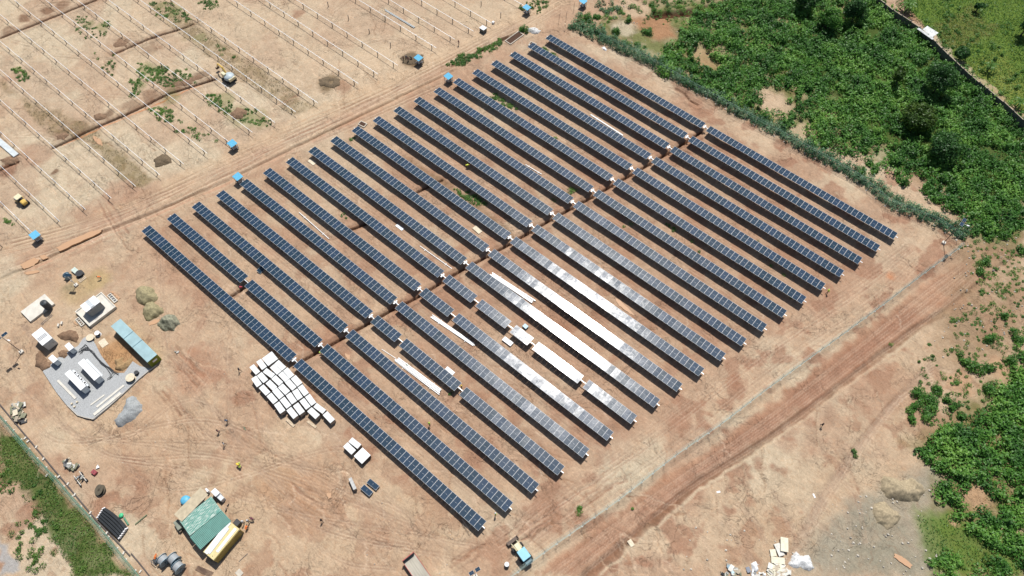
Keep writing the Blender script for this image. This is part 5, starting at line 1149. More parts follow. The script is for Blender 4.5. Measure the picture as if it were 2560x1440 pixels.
item('generator',[(775,265),(850,225),(920,290),(860,345)],1.3,GREYP,'grey generator box touching the white unit by the shed','generator')
item('small_box',[(600,145),(630,128),(665,180),(640,200)],1.2,WPAINT,'small white box at the upper corner of the shed tarpaulin','box')
p=atsh((275,325),.9); q=MB(); q.lathe([(0,0),(.85,.0),(.95,.3),(.9,.8),(.5,1.0),(0,1.05)],(0,0,0),18); tag(q.build('blue_tarp_bundle',BLUE,None,(p.x,p.y,0),smooth=True),'bright blue covered bundle behind the tan tarpaulin roof','bundle')
item('lean_to_box',[(80,690),(160,640),(235,770),(160,830)],1.2,mat('grey_green_sheet',(.22,.24,.19),.8,0,.15,1),'dull grey-green crate stack left of the shed','crate')
item('lean_to_box',[(100,760),(150,740),(225,830),(190,860)],.7,mat('brown_scrap',(.20,.16,.12),.9),'low brown crate below the grey-green crate stack by the shed','crate')
item('black_board',[(1040,685),(1140,640),(1205,700),(1115,750)],1.1,BLACK,'black open crate at the right corner of the shed, beside the workers','crate')
p=atsh((940,500),.6); q=MB(); q.lathe([(.25,-.02),(.33,-.02),(.33,.02),(.25,.02),(.25,-.02)],(0,0,.33),16,0,'x'); q.lathe([(.25,-.02),(.33,-.02),(.33,.02),(.25,.02),(.25,-.02)],(0,1.05,.33),16,0,'x',0); q.tube([(0,0,.33),(0,.4,.8),(0,.95,.75),(0,1.05,.33)],.03,5); q.tube([(0,.4,.8),(0,.5,.33),(0,0,.33)],.03,5); q.box((0,.35,.86),(.14,.24,.05)); q.tube([(-.25,.95,.92),(.25,.95,.92)],.02,5); q.tube([(0,.95,.75),(0,.95,.92)],.02,5)
tag(q.build('bicycle',STEEL,None,(p.x,p.y,0),.5),'bicycle leaning by the green roof edge of the shed','bicycle')
# pipes bundle
e8=lambda p: crop(220,1230,8.472,p)
t0_=[G(*v,.5) for v in e8([(345,335),(210,550)])]; t1_=[G(*v,.5) for v in e8([(820,760),(660,985)])]
n=15; PIPE=mat('black_pipe',(.018,.022,.026),.45,0,.15,1); CAPM=mat('white_cap',(.8,.8,.8),.6)
for k in range(n):
    u=k/(n-1); A=t0_[0].lerp(t0_[1],u); B=t1_[0].lerp(t1_[1],u); M_=(A+B)/2; nrm=(t0_[0]-t0_[1]).normalized(); M_+=nrm*.55*(1-u); M_.z=.35
    c=(A+B)/2; t=thing('plastic_pipe','black plastic pipe with white end caps in the bundle by the green fence','pipe',(c.x,c.y,0),0,'black pipes in the bundle')
    lay=.28+.22*(k%3); p_=[]
    for j in range(7):
        s_=j/6; q_=(1-s_)**2*A+2*s_*(1-s_)*M_+s_*s_*B; p_.append((q_.x-c.x,q_.y-c.y,lay))
    MB().tube(p_,.13,8).build('pipe',PIPE,t)
    for e_,f_ in ((0,1),(-1,-2)):
        d=(Vector(p_[e_])-Vector(p_[f_])).normalized(); MB().tube([Vector(p_[e_])-d*.05,Vector(p_[e_])+d*.14],.155,8).build('end_cap',CAPM,t)
def pipe1(a,b,r,m_,label,nm='loose_pipe',z=.12,grp='loose pipes on the soil'):
    return tag(MB().tube([G(*a,z),G(*b,z)],r,8).build(nm,m_),label,'pipe',grp)
OLP=mat('olive_pipe',(.16,.19,.10),.6,0,.15,1)
pipe1((338,1311),(367,1287),.12,OLP,'single olive pipe lying on open soil right of the black pipe bundle'); pipe1((310,1294),(321,1312),.16,mat('green_plastic_pipe',(.10,.26,.16),.5),'short green pipe beside the black pipe bundle')
tag(MB().lathe([(0,0),(.35,0),(.45,.25),(.3,.4),(0,.45)],(0,0,0),12).build('green_bucket',mat('bright_green_plastic',(.05,.45,.20),.5),None,G(304,1289)),'bright green bundle at the head of the short green pipe','bucket')
pipe1((597,1404),(619,1384),.05,STEEL,'thin dark rod on the soil below the ochre end of the shed')
pipe1((609,1067),(614,1075),.05,mat('green_plastic_pipe',(.10,.26,.16),.5),'short green tube on the soil right of the walking workers')
# stack of bars at bottom
q=MB()
for k in range(8): q.tube([(0,k*.11,.08),(3.4,k*.13+.2,.08)],.035,5)
p=G(488,1424); tag(q.build('rebar_bundle',mat('rusty_steel',(.22,.14,.10),.8,0,.2,2),None,p,ang(G(488,1424),G(515,1440))),'bundle of rusty bars at the bottom edge right of the drums','rebar')
slab('paving_plate',crop(0,960,3,[(1755,1415),(1800,1385),(1830,1425),(1790,1445)]),.12,.1,CONC,'pale square plate at the bottom picture edge below the shed','plate')
# scrap heap left
z6=lambda p: crop(0,980,14.4,p)
rg=random.Random(3); hm=[mat('scrap_tan',(.45,.38,.28),.8,0,.2,2),mat('scrap_grey',(.33,.33,.30),.8,0,.2,2),BLACK,mat('scrap_pale',(.62,.60,.54),.8,0,.15,2),mat('scrap_olive',(.20,.20,.13),.8,0,.2,2)]
def heap(pts,n,label,seed,sz=(.3,1.6),name='scrap_heap',mats_=None,hmax=.7,cat='scrap heap'):
    P=W2(pts); c=P.mean(0); r=random.Random(seed); t=thing(name,label,cat,(c[0],c[1],0)); mats_=mats_ or hm
    for k in range(n):
        u=r.random();v_=r.random(); i=r.randrange(len(P)); j=(i+1)%len(P); q_=c+(P[i]-c)*u*(1-v_)*.95+(P[j]-c)*u*v_*.95
        a=r.uniform(*sz); b_=a*r.uniform(.15,.8); hh=r.uniform(.05,.3); o=MB().box((0,0,0),(a,b_,hh),0,0,.02).build(r.choice(['board','sheet','offcut']),r.choice(mats_),t,(q_[0]-c[0],q_[1]-c[1],r.uniform(.1,hmax)),r.uniform(0,3.14)); o.rotation_euler=(r.uniform(-.3,.3),r.uniform(-.3,.3),o.rotation_euler[2])
    return t
heap(z6([(400,420),(780,380),(900,600),(1000,880),(860,1130),(520,1060),(400,820)]),46,'mixed heap of scrap boards and frames beside the pipe at the left edge',1)
c=z6([(430,640),(620,640),(640,800),(470,870)]); slab('plywood_sheet',c,.85,.04,WOODP,'pale plywood sheet lying on top of the left scrap heap','board')
def q9(p): return crop(130,1120,10.29,p)
heap(q9([(300,300),(460,320),(700,440),(680,560),(560,600),(400,500)]),22,'scrap and dark crates beside the pipe, upper of two groups',2,(.3,1.2))
# trailer frame machine
x,y,l,w_,a_=rect(q9([(530,700),(740,620),(890,830),(740,980)]),.7)
t=thing('machine_frame','old machine frame with two pale rails and wheels lower of two scrap groups','machine',(x,y,0),a_)
for s in (-1,1): MB().box((0,s*w_*.42,.75),(l,.12,.14),0,0,.02).build('rail',hm[3],t); 
for sx in (-1,1):
    for s in (-1,1): MB().lathe([(0,-.08),(.32,-.08),(.32,.08),(0,.08)],(sx*l*.35,s*w_*.5,.32),14,0,'x',math.pi/2).build('wheel',BLACK,t)
for k in range(8): MB().box((rg.uniform(-.8,.8),rg.uniform(-.5,.5),rg.uniform(.4,.9)),(rg.uniform(.3,.8),rg.uniform(.1,.4),rg.uniform(.1,.4)),rg.uniform(0,3)).build('engine_part',rg.choice([BLACK,hm[1],hm[4],STEEL]),t)
x,y,l,w_,a_=rect(q9([(1000,590),(1040,570),(1135,640),(1100,670)]),.6); t=thing('suitcase','dark red trunk lying on the open soil','trunk',(x,y,0),a_)
MB().box((0,0,.3),(max(l,1.0),max(w_,.8),.55),0,0,.05).build('body',mat('dark_red',(.28,.05,.06),.6,0,.1,2),t); MB().box((0,0,.59),(.3,.06,.04)).build('handle',BLACK,t)
heap(q9([(1140,500),(1190,450),(1230,490),(1170,570)]),7,'crumpled white plastic beside the dark red trunk',3,(.2,.6),'plastic_scrap',[WPAINT],.2,'plastic')
p=G(*q9([(1240,1085)])[0],.4); t=thing('old_reel','dark weathered cable reel lying tilted on the soil','cable reel',(p.x,p.y,.5),.9)
for s in (-1,1): o=MB().lathe([(.3,-.03),(1.05,-.03),(1.05,.03),(.3,.03),(.3,-.03)],(s*.28,0,0),20,0,'x').build('flange',mat('old_wood',(.12,.10,.07),.9,0,.2,2),t)
o=MB().lathe([(.35,-.28),(.35,.28)],(0,0,0),16,0,'x').build('hub',hm[4],t); t.rotation_euler=(0,1.15,1.0)
# debris lower right
f9=lambda p: crop(1780,1320,8.533,p)
BRD=mat('pale_form_board',(.66,.62,.48),.8,0,.12,1.5)
slab('form_board',f9([(1460,190),(1630,210),(1630,530),(1470,480)]),.75,.10,BRD,'largest upright-lying pale board, topmost of the four boards','board','four pale boards by the rubbish')
slab('form_board',f9([(1320,340),(1440,320),(1560,580),(1430,610)]),.4,.08,hm[3],'grey-pink board partly under the largest one','board','four pale boards by the rubbish')
slab('form_board',f9([(1230,450),(1350,455),(1390,605),(1255,600)]),.35,.08,BRD,'small pale board left of the grey-pink one','board','four pale boards by the rubbish')
slab('form_board',f9([(1260,620),(1550,620),(1560,775),(1270,750)]),.35,.08,BRD,'bottom pale board lying crosswise below the other three','board','four pale boards by the rubbish')
PLS=mat('crumpled_plastic',(.62,.63,.62),.5,0,.25,4,.1)
pile(f9([(1700,640),(1800,490),(1860,600),(2080,570),(2130,700),(2180,900),(2100,920),(1880,850),(1720,880),(1600,760)]),.8,PLS,'large crumpled grey-white plastic sheets right of the pale boards','plastic sheet',name='plastic_sheet',seed=31,amp=1.0,grp='plastic sheets')
pile(f9([(800,740),(940,700),(1010,760),(980,900),(900,960),(830,900)]),.6,WPAINT,'bright white crumpled plastic left of the pale boards','plastic sheet',name='plastic_sheet',seed=32,amp=1.1,grp='plastic sheets')
heap(f9([(740,880),(850,960),(1150,940),(1300,1100),(700,1100)]),22,'mixed white and grey rubbish at the bottom edge',4,(.3,1.1),'rubbish_heap',[WPAINT,hm[3],hm[1],mat('slate_sheet',(.18,.20,.24),.6)],.3,'rubbish')
heap(f9([(1200,800),(1420,780),(1560,900),(1640,1100),(1180,1100)]),34,'tangle of pale sticks and straw at the bottom edge',5,(.8,2.0),'stick_heap',[BRD,hm[0],hm[3]],.4,'sticks')
heap(f9([(200,800),(430,760),(620,900),(640,1100),(150,1100)]),26,'dark and pale rubbish at the left end of the tip',6,(.3,1.4),'rubbish_heap',hm+[BLUEG],.3,'rubbish')
pile([(1315,72),(1325,69),(1345,71),(1352,77),(1347,84),(1332,86),(1320,80)],.7,mat('white_rubble',(.60,.60,.58),.8,0,.35,4,.1),'low heap of white bags and rubble near the road junction','rubble',seed=33,amp=1.0,name='rubble_heap')
pile([(1504,117),(1510,116),(1516,124),(1512,127),(1506,124)],.3,WPAINT,'small white plastic heap near the last row','plastic',seed=34,amp=1.0,name='plastic_scrap')
# scattered stones / litter
rg=random.Random(12); k=0
q=MB()
for zone,n,s0 in (([(2400,600),(2560,560),(2560,860),(2400,940),(2330,880)],150,.2),([(2080,1260),(2330,1220),(2340,1440),(2060,1440)],150,.22),([(1700,1330),(1900,1300),(2050,1430),(1700,1440)],60,.2),([(0,720),(500,900),(1200,1300),(1280,1440),(400,1440)],110,.10),([(0,0),(1300,0),(1000,200),(500,420)],120,.10),([(1500,0),(1700,0),(1700,120),(1500,110)],40,.2)):
    x_,y_=scatter(zone,n/ (abs((W2(zone).max(0)-W2(zone).min(0)).prod())),900+n)
    for a,b in zip(x_,y_):
        r=s0*rg.uniform(.5,1.5); m_=len(q.v); q.add([(a+r*math.cos(j*1.05)*rg.uniform(.7,1.1),b+r*math.sin(j*1.05)*rg.uniform(.7,1.1),0.0) for j in range(6)]+[(a+r*.5*math.cos(j*1.05),b+r*.5*math.sin(j*1.05),r*.8) for j in range(6)],[tuple(range(6,12))]+[(j,(j+1)%6,(j+1)%6+6,j+6) for j in range(6)])
tag(q.build('loose_stones',mat('pale_stone',(.48,.44,.37),.9,0,.3,1)),'small pale stones and litter strewn over the soil','stones',None,'stuff')
# white litter by the fence of hedge
# ================================================================ MACHINES
YEL=mat('machine_yellow',(.62,.42,.10),.5,0,.08,2); CREAM=mat('cream_panel',(.66,.60,.40),.55,0,.08,2); GLASS=mat('dark_glass',(.02,.03,.035),.15,0,0,1); TYRE=mat('tyre_rubber',(.03,.03,.03),.85,0,.1,5); IRON=mat('worn_iron',(.09,.065,.05),.6,.3,.2,2); PBLU=mat('cab_roof_blue',(.22,.50,.62),.5,0,.06,1)
# wheel loader, bottom
A=G(1295,1367,1.5);B=G(1317,1398,1.5); rz=ang(B,A); p=G(1306,1383,1.6)
t=thing('backhoe_loader','blue-roofed cream backhoe loader with front bucket near the wire fence','loader',(p.x,p.y,0),rz)
MB().box((.1,0,.9),(3.4,1.1,.7),0,0,.08).build('chassis',CREAM,t); MB().box((1.35,0,1.35),(1.5,.95,.6),0,0,.1).build('bonnet',CREAM,t)
MB().box((-.45,0,1.75),(1.7,1.5,1.3),0,0,.1).build('cab',GLASS,t); MB().box((-.4,0,2.5),(2.1,1.75,.16),0,0,.06).build('roof',PBLU,t)
MB().box((-1.75,0,1.3),(1.0,1.4,.9),0,0,.1).build('rear_hood',mat('dark_blue_rear',(.07,.17,.22),.5),t)
for sx,r in ((1.5,.5),(-1.2,.75)):
    for s in (-1,1):
        w0=MB().lathe([(r*.45,-.2),(r*.9,-.2),(r,-.14),(r,.14),(r*.9,.2),(r*.45,.2)],(sx,s*.95,r),18,0,'x',math.pi/2).build('wheel',TYRE,t); MB().lathe([(0,-.12),(r*.45,-.12),(r*.45,.12),(0,.12)],(sx,s*.95,r),12,0,'x',math.pi/2).build('rim',CREAM,w0)
for s in (-1,1): MB().tube([(.9,s*.6,1.6),(2.0,s*.6,1.3),(2.7,s*.6,.7)],.09,6).build('loader_arm',CREAM,t)
q=MB(); q.prism([(2.7,-1.2),(3.4,-1.2),(3.4,1.2),(2.7,1.2)],.12,.18); q.box((2.72,0,.5),(.08,2.4,.8)); 
for s in (-1,1): q.box((3.05,s*1.18,.38),(.7,.06,.5))
q.build('bucket',IRON,t)
# excavator
p=G(570,190,1.4); t=thing('excavator','excavator with pale blue-grey rounded body and yellow boom at the orange trench','excavator',(p.x,p.y,0),ang(G(570,190),G(538,166)))
for s in (-1,1):
    q=MB(); n=14; pr=[]
    for j in range(n):
        a=2*math.pi*j/n; pr.append((1.6*math.copysign(abs(math.cos(a))**.6,math.cos(a)),.42+.42*math.copysign(abs(math.sin(a))**.8,math.sin(a))))
    vs=[(u,s*1.1-.28,z_) for u,z_ in pr]+[(u,s*1.1+.28,z_) for u,z_ in pr]; q.add(vs,[tuple(range(n)),tuple(range(2*n-1,n-1,-1))]+[(j,j+n,(j+1)%n+n,(j+1)%n) for j in range(n)]); q.build('track',TYRE,t)
q=MB(); q.lathe([(0,1.0),(1.3,1.0),(1.45,1.3),(1.4,1.75),(1.15,2.05),(0,2.2)],(-.5,0,0),20); q.build('body',mat('pale_blue_grey_hood',(.40,.47,.50),.5,0,.08,1.5),t,smooth=True)
MB().box((.6,.7,1.85),(1.4,.85,1.4),0,0,.1).build('cab',CREAM,t); MB().box((-1.75,0,1.45),(.5,2.0,.8),0,0,.1).build('counterweight',CREAM,t)
MB().tube([(.7,-.2,1.6),(1.9,-.2,3.1),(3.5,-.2,3.3),(4.1,-.2,2.9)],[.22,.26,.2,.16],6).build('boom',YEL,t); MB().tube([(3.9,-.2,3.2),(4.9,-.2,1.5)],[.16,.12],6).build('arm',YEL,t)
q=MB(); q.box((5.0,-.2,1.0),(.7,.9,.08),0); q.box((4.7,-.2,1.25),(.08,.9,.6)); 
for s in (-1,1): q.box((5.0,-.2+s*.43,1.2),(.7,.05,.5))
q.build('bucket',IRON,t); MB().tube([(1.0,.05,1.5),(2.0,.05,2.4)],.07,6).build('hydraulic_cylinder',IRON,t)
# roller
p=G(52,500,1.0); t=thing('road_roller','yellow roller with cream canopy between bare frames at the left edge','roller',(p.x,p.y,0),ang(G(66,505),G(40,485)))
q=MB(); q.lathe([(0,-.75),(.62,-.75),(.62,.75),(0,.75)],(1.35,0,.62),22,0,'x',math.pi/2); q.build('drum',mat('roller_drum',(.30,.30,.30),.45,.5,.1,2),t)
MB().box((1.35,0,.75),(1.6,.2,.3)).build('drum_yoke',YEL,t) if False else None
for s in (-1,1): MB().box((1.0,s*.85,.75),(1.6,.1,.25)).build('drum_frame',YEL,t)
MB().box((-1.1,0,1.05),(1.4,1.2,.8),0,0,.18).build('engine_hood',YEL,t); MB().box((.1,0,.75),(1.0,1.1,.3)).build('platform',BLACK,t); MB().box((.05,0,1.1),(.5,.5,.5),0,0,.08).build('seat',BLACK,t)
MB().box((.25,0,2.1),(1.5,1.45,.08),0,0,.04).build('canopy',CREAM,t)
for sx in (-.35,.85):
    for s in (-1,1): MB().tube([(sx,s*.6,.8),(sx,s*.6,2.1)],.03,5).build('canopy_post',IRON,t)
for s in (-1,1): MB().lathe([(0,-.18),(.55,-.18),(.55,.18),(0,.18)],(-1.2,s*.75,.55),16,0,'x',math.pi/2).build('wheel',TYRE,t)
# flatbed truck at the bottom edge
k1=lambda p: crop(980,1350,7.111,p)
A=G(*k1([(285,300)])[0],1.9); B=G(*k1([(520,640)])[0],1.2); rz=ang(A,B); W_=(G(*k1([(190,385)])[0],2.2)-G(*k1([(380,200)])[0],2.2)).length
p=G(*k1([(285,295)])[0],2.2); t=thing('flatbed_trailer','truck bed with red upright headboard cut by the bottom picture edge','truck',(p.x,p.y,0),rz)
q=MB(); q.box((4.3,0,1.15),(8.4,W_*.98,.12)); 
for k in range(11): q.box((4.3,(-.5+(k+.5)/11)*W_*.98,1.225),(8.3,W_/11*.45,.04))
q.build('bed',mat('dusty_bed',(.42,.39,.32),.8,0,.18,1,.0,stretch=(.3,3,1)) ,t)
MB().box((0.0,0,1.7),(.12,W_,1.25),0,0,.02).build('headboard',mat('red_paint',(.42,.07,.06),.55,0,.12,2),t); MB().box((.09,0,1.68),(.04,W_-.1,1.15)).build('headboard_lining',BLACK,t)
for s in (-1,1): MB().box((4.3,s*(W_/2),1.2),(8.4,.08,.3)).build('side_rail',mat('red_paint',(.42,.07,.06),.55),t)
for sx in (6.3,7.6,1.2):
    for s in (-1,1): MB().lathe([(0,-.16),(.5,-.16),(.5,.16),(0,.16)],(sx,s*(W_/2-.25),.5),16,0,'x',math.pi/2).build('wheel',TYRE,t)
MB().box((4.2,0,.85),(7.8,.9,.3)).build('chassis',IRON,t)
# barrel
p=G(1267,1411,.9); t=thing('barrel','dark blue-grey barrel standing near the loader at the bottom','barrel',(p.x,p.y,0))
MB().lathe([(0,0),(.42,0),(.45,.3),(.42,.35),(.45,.6),(.42,.65),(.44,.95),(0,.97)],(0,0,0),20).build('body',mat('barrel_blue_grey',(.13,.15,.20),.4,.3,.1,2),t); MB().lathe([(.36,.98),(.44,.98),(.44,1.02),(.36,1.02)],(0,0,0),18).build('rim',GREYP,t)
# small panels at bottom edge
A=G(*k1([(1345,630)])[0],5.5);B=G(*k1([(1590,480)])[0],5.5); c=(A+B)/2; t=thing('lamp_mast','solar lamp mast whose two panels show at the bottom edge','mast',(c.x,c.y,0),ang(A,B),'solar lamp masts')
MB().lathe([(.08,0),(.05,5.4),(0,5.42)],(0,0,0),8).build('pole',STEEL,t); MB().box((0,0,.1),(.7,.7,.3)).build('footing',CONC2,t)
for s in (-1,1):
    o=PANEL0.copy(); SC.collection.objects.link(o); o.parent=t; o.scale=(.42,.48,1) if False else (.75,.28,1); o.rotation_euler=(0,0,0); o.location=(s*.62,0,5.5)
# ================================================================ PEOPLE
SKIN=mat('dark_skin',(.10,.055,.035),.6,0,.05,3)
def cloth(n,c): return mat('cloth_'+n,c,.85,0,.08,6)
CL={'navy':cloth('navy',(.03,.035,.08)),'blue':cloth('blue',(.16,.30,.48)),'white':cloth('white',(.65,.66,.66)),'maroon':cloth('maroon',(.14,.035,.06)),'black':cloth('black',(.025,.025,.028)),'hivis':cloth('hivis',(.55,.75,.10)),'orange':cloth('orange',(.75,.20,.05)),'grey':cloth('grey',(.25,.25,.26)),'yellow':cloth('yellow',(.75,.55,.06)),'green':cloth('green',(.10,.28,.12)),'red':cloth('red',(.45,.06,.08)),'khaki':cloth('khaki',(.30,.26,.17))}
POSES={
 'walk':dict(pel=(0,0,.95),ch=(.03,0,1.38),nk=(.05,0,1.5),hd=(.08,0,1.66),kL=(.22,.1,.5),fL=(.30,.1,.06),kR=(-.02,-.1,.48),fR=(-.30,-.1,.1),eL=(-.12,.25,1.15),hL=(-.10,.28,.92),eR=(.14,-.25,1.14),hR=(.32,-.24,.98)),
 'stand':dict(pel=(0,0,.95),ch=(0,0,1.4),nk=(.01,0,1.52),hd=(.04,0,1.68),kL=(.03,.11,.5),fL=(0,.13,.06),kR=(.02,-.11,.5),fR=(-.02,-.13,.06),eL=(0,.27,1.15),hL=(.18,.25,.98),eR=(-.03,-.26,1.14),hR=(.10,-.27,.92)),
 'bend':dict(pel=(-.15,0,.86),ch=(.25,0,1.08),nk=(.38,0,1.12),hd=(.52,0,1.08),kL=(.10,.12,.47),fL=(-.02,.14,.06),kR=(.06,-.12,.47),fR=(-.10,-.14,.06),eL=(.34,.24,.80),hL=(.45,.16,.52),eR=(.34,-.24,.80),hR=(.47,-.14,.54))}
def person(px,py,pose,rz,top,leg,label,head='hair',vest=None,z=0.0,scale=1.0):
    P_=POSES[pose]; p=G(px,py,.1); t=thing('person',label,'person',(p.x,p.y,z+.05),rz,'people on the site')
    names=['pel','ch','nk','hd','kL','fL','tL','kR','fR','tR','eL','hL','eR','hR','sL','sR','jL','jR']
    V=dict(P_); V['tL']=tuple(np.array(P_['fL'])+[.17,0,-.03]); V['tR']=tuple(np.array(P_['fR'])+[.17,0,-.03])
    V['sL']=tuple(np.array(P_['ch'])+[0,.17,.02]); V['sR']=tuple(np.array(P_['ch'])+[0,-.17,.02]); V['jL']=tuple(np.array(P_['pel'])+[0,.09,-.04]); V['jR']=tuple(np.array(P_['pel'])+[0,-.09,-.04])
    E_=[('pel','ch'),('ch','nk'),('nk','hd'),('pel','jL'),('jL','kL'),('kL','fL'),('fL','tL'),('pel','jR'),('jR','kR'),('kR','fR'),('fR','tR'),('ch','sL'),('sL','eL'),('eL','hL'),('ch','sR'),('sR','eR'),('eR','hR')]
    rad=dict(pel=.14,ch=.155,nk=.06,hd=.10,kL=.062,fL=.045,tL=.04,kR=.062,fR=.045,tR=.04,eL=.042,hL=.034,eR=.042,hR=.034,sL=.07,sR=.07,jL=.10,jR=.10)
    # fingers: five short chains per hand
    for sd in 'LR':
        h_=np.array(V['h'+sd]); e_=np.array(V['e'+sd]); d=(h_-e_)/np.linalg.norm(h_-e_); s_=np.cross(d,[0,0,1.0]); s_=s_/max(np.linalg.norm(s_),1e-6)
        for k,(o_,l_) in enumerate([(-.03,.085),(-.01,.10),(.012,.095),(.032,.075)]):
            V['g%s%d'%(sd,k)]=tuple(h_+d*(.05+l_)+s_*o_+np.array([.01,0,-.01])); rad['g%s%d'%(sd,k)]=.010; E_.append(('h'+sd,'g%s%d'%(sd,k)))
        V['g%s4'%sd]=tuple(h_+d*.06+s_*.06); rad['g%s4'%sd]=.011; E_.append(('h'+sd,'g%s4'%sd))
    nm=list(V); me=bpy.data.meshes.new('body'); me.from_pydata([tuple(np.array(V[k])*scale) for k in nm],[(nm.index(a),nm.index(b)) for a,b in E_],[])
    o=bpy.data.objects.new('body',me); SC.collection.objects.link(o)
    sk=o.modifiers.new('skin','SKIN'); ly=me.skin_vertices[0] if me.skin_vertices else None
    if ly is None: 
        bpy.context.view_layer.objects.active=o; bpy.ops.mesh.customdata_skin_add() if hasattr(bpy.ops.mesh,'customdata_skin_add') else None; ly=me.skin_vertices[0]
    for k,n_ in enumerate(nm): ly.data[k].radius=(rad[n_]*scale,rad[n_]*scale*(1.0 if n_ not in('ch','pel') else 1.0)); ly.data[k].use_root=(n_=='pel')
    sb=o.modifiers.new('sub','SUBSURF'); sb.levels=1; sb.render_levels=1
    dg=bpy.context.evaluated_depsgraph_get(); m2=bpy.data.meshes.new_from_object(o.evaluated_get(dg)); bpy.data.objects.remove(o)
    for x_ in (CL[top],CL[leg],SKIN,CL['black']): m2.materials.append(x_)
    pe=np.array(P_['pel'])*scale; ch=np.array(P_['ch'])*scale; hL=np.array(P_['hL'])*scale; hR=np.array(P_['hR'])*scale; hd=np.array(P_['hd'])*scale
    for f in m2.polygons:
        c=np.array(f.center)
        if c[2]<.10*scale: i_=3
        elif np.linalg.norm(c-hd)<.2*scale or np.linalg.norm(c-hL)<.2*scale or np.linalg.norm(c-hR)<.2*scale: i_=2
        elif (c-pe)@(ch-pe)<.0: i_=1
        else: i_=0
        f.material_index=i_; f.use_smooth=True
    b=bpy.data.objects.new('body',m2); SC.collection.objects.link(b); b.parent=t
    H_=hd+np.array([0,0,.02])
    if head=='hair': MB().lathe([(.108*scale,-.01),(.112*scale,.03),(.09*scale,.09*scale),(0,.115*scale)],tuple(H_+[-.012,0,.0]),12).build('hair',CL['black'],t,smooth=True)
    else: 
        q=MB(); q.lathe([(.17*scale,0.02),(.125*scale,.03),(.12*scale,.08*scale),(.07*scale,.14*scale),(0,.155*scale)],tuple(H_),14); q.build('helmet',CL[head],t,smooth=True)
    for s in (-1,1): MB().lathe([(0,0),(.016,.003),(0,.01)],(hd[0]+.088*scale,s*.04*scale,hd[2]+.01),6,0,'x').build('eye',CL['white'],t)
    MB().box((hd[0]+.105*scale,0,hd[2]-.02),(.03,.025,.04)).build('nose',SKIN,t)
    if vest:
        c=(ch+pe)/2; q=MB(); d=(ch-pe); q.lathe([(.165,-.5),(.175,0),(.185,.42),(.12,.55)],(0,0,0),14); 
        for i_,v_ in enumerate(q.v): 
            w=v_[2]; q.v[i_]=(pe[0]+d[0]*(w+.55)+v_[0],v_[1]*1.15,pe[2]+d[2]*(w+.55)*1.0)
        q.build('safety_vest',CL[vest],t)
    return t
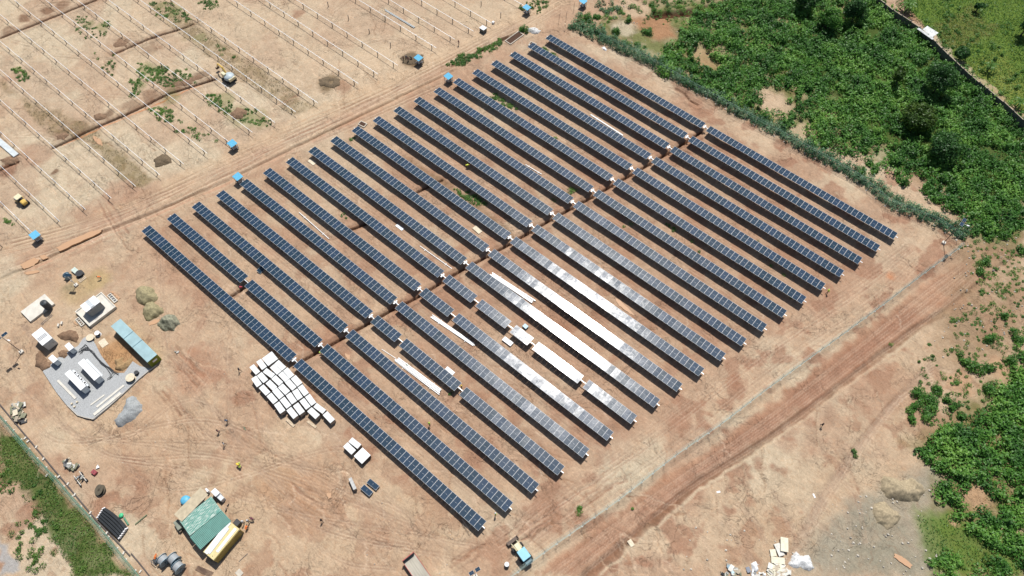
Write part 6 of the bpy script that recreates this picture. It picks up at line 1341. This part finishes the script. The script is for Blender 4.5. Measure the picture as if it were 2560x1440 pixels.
PP=[(600,928,'walk',.6,'navy','black','person in dark navy clothes walking left of the pallet block','hair',None),
(569,1056,'walk',2.2,'blue','black','person in light blue shirt bending forward on open soil','hair',None),
(548,1082,'walk',1.8,'maroon','grey','person in maroon shirt walking on open soil','hair',None),
(562,1113,'walk',1.2,'white','black','person with dark top and pale trousers, lowest of the three walkers','hair',None),
(596,1163,'bend',.2,'yellow','khaki','person in yellow beside another in green vest on open soil','yellow','yellow'),
(602,1168,'bend',2.5,'black','black','person in light green vest crouching beside the one in yellow','hivis','hivis'),
(806,1304,'walk',2.8,'black','black','lone person in black on the soil far below the pallet block','hair',None),
(1167,418,'bend',.5,'hivis','black','worker in light vest between rows near the centre of the upper block','yellow','yellow'),
(1074,1064,'stand',1.5,'green','black','worker in green vest between second and third row','hivis','hivis'),
(1239,1288,'stand',4.0,'hivis','black','worker in light green vest at the end of the second row','white','hivis'),
(2067,733,'walk',3.9,'hivis','black','worker in light green vest at the end of a right-hand row','hivis','hivis'),
(2052,1066,'walk',2.0,'black','black','lone person in black walking on the soil below the reddish road','hair',None),
(1147,112,'walk',4.6,'maroon','black','lone person walking on the dirt road near the top','hair',None),
(611,1308,'stand',3.6,'white','black','person in white nearest the shed crate','white',None),
(624,1306,'stand',3.2,'grey','black','person in grey between the one in white and the one in dark red','white',None),
(634,1300,'bend',3.4,'maroon','black','person in dark red standing outermost of the group by the shed','hair',None),
(618,1322,'bend',2.0,'orange','navy','person in orange vest, lowest of the group by the shed','hair','orange'),
(1009,152,'stand',.5,'maroon','black','person on the left of the group beside the dark heap','hair',None),
(1016,146,'bend',5.5,'navy','black','person crouching second from the left at the dark heap','hair',None),
(1021,154,'stand',2.5,'maroon','navy','person third from the left at the dark heap','hair',None),
(1029,150,'bend',3.5,'black','black','person on the right of the group, nearest the blue-roofed stand','hair',None),
(803,884,'bend',1.0,'hivis','black','worker in light vest at the trench end of the second row','hivis','hivis'),
(606,722,'bend',4.2,'red','black','worker in red shirt bending in the short trench beside the first row','hair',None),
(1154,972,'stand',1.0,'black','black','worker with yellow helmet at the lower gap of the fourth row','yellow',None),
(253,697,'bend',4.0,'orange','grey','person in pale orange bending in the sand pit right of the mast','hair',None),
(392,1396,'bend',2.0,'orange','black','person in orange working at the left grey cable drum','orange','orange'),
(1313,855,'bend',2.0,'khaki','black','',None,None)]
for a in PP:
    if not a[6]: continue
    person(a[0],a[1],a[2],a[3],a[4],a[5],a[6],a[7] or 'hair',a[8])
# orange topped machine beside drum
p=G(392,1403); t=thing('winch_machine','small dark frame machine left of the grey cable drums','machine',(p.x,p.y,0),rzd)
for s in (-1,1): MB().tube([(-.8,s*.5,.1),(-.6,s*.5,.9),(.6,s*.5,.9),(.8,s*.5,.1)],.06,6).build('frame',STEEL,t)
MB().box((0,0,.6),(.9,.7,.5),0,0,.05).build('engine',BLACK,t)
# trestle at the end of the first row
q=MB()
A=G(1152,1302);B=G(1170,1330)
for P_ in (A,B):
    q.tube([(P_.x,P_.y,0),(P_.x+.3,P_.y+.2,1.3)],.03,5); q.tube([(P_.x+.6,P_.y+.4,0),(P_.x+.3,P_.y+.2,1.3)],.03,5)
q.tube([(A.x+.3,A.y+.2,1.3),(B.x+.3,B.y+.2,1.3)],.03,5); q.tube([(A.x,A.y,.2),(B.x,B.y,.2)],.03,5)
tag(q.build('trestle',STEEL),'thin steel trestle frame at the lower end of the first row','trestle')
# small grey litter by container
heap(t5([(1310,1200),(1340,1185),(1360,1210),(1330,1230)]),6,'small grey scrap pieces right of the blue-roofed container',8,(.2,.7),'scrap_heap',[hm[3],hm[1]],.2,'scrap')
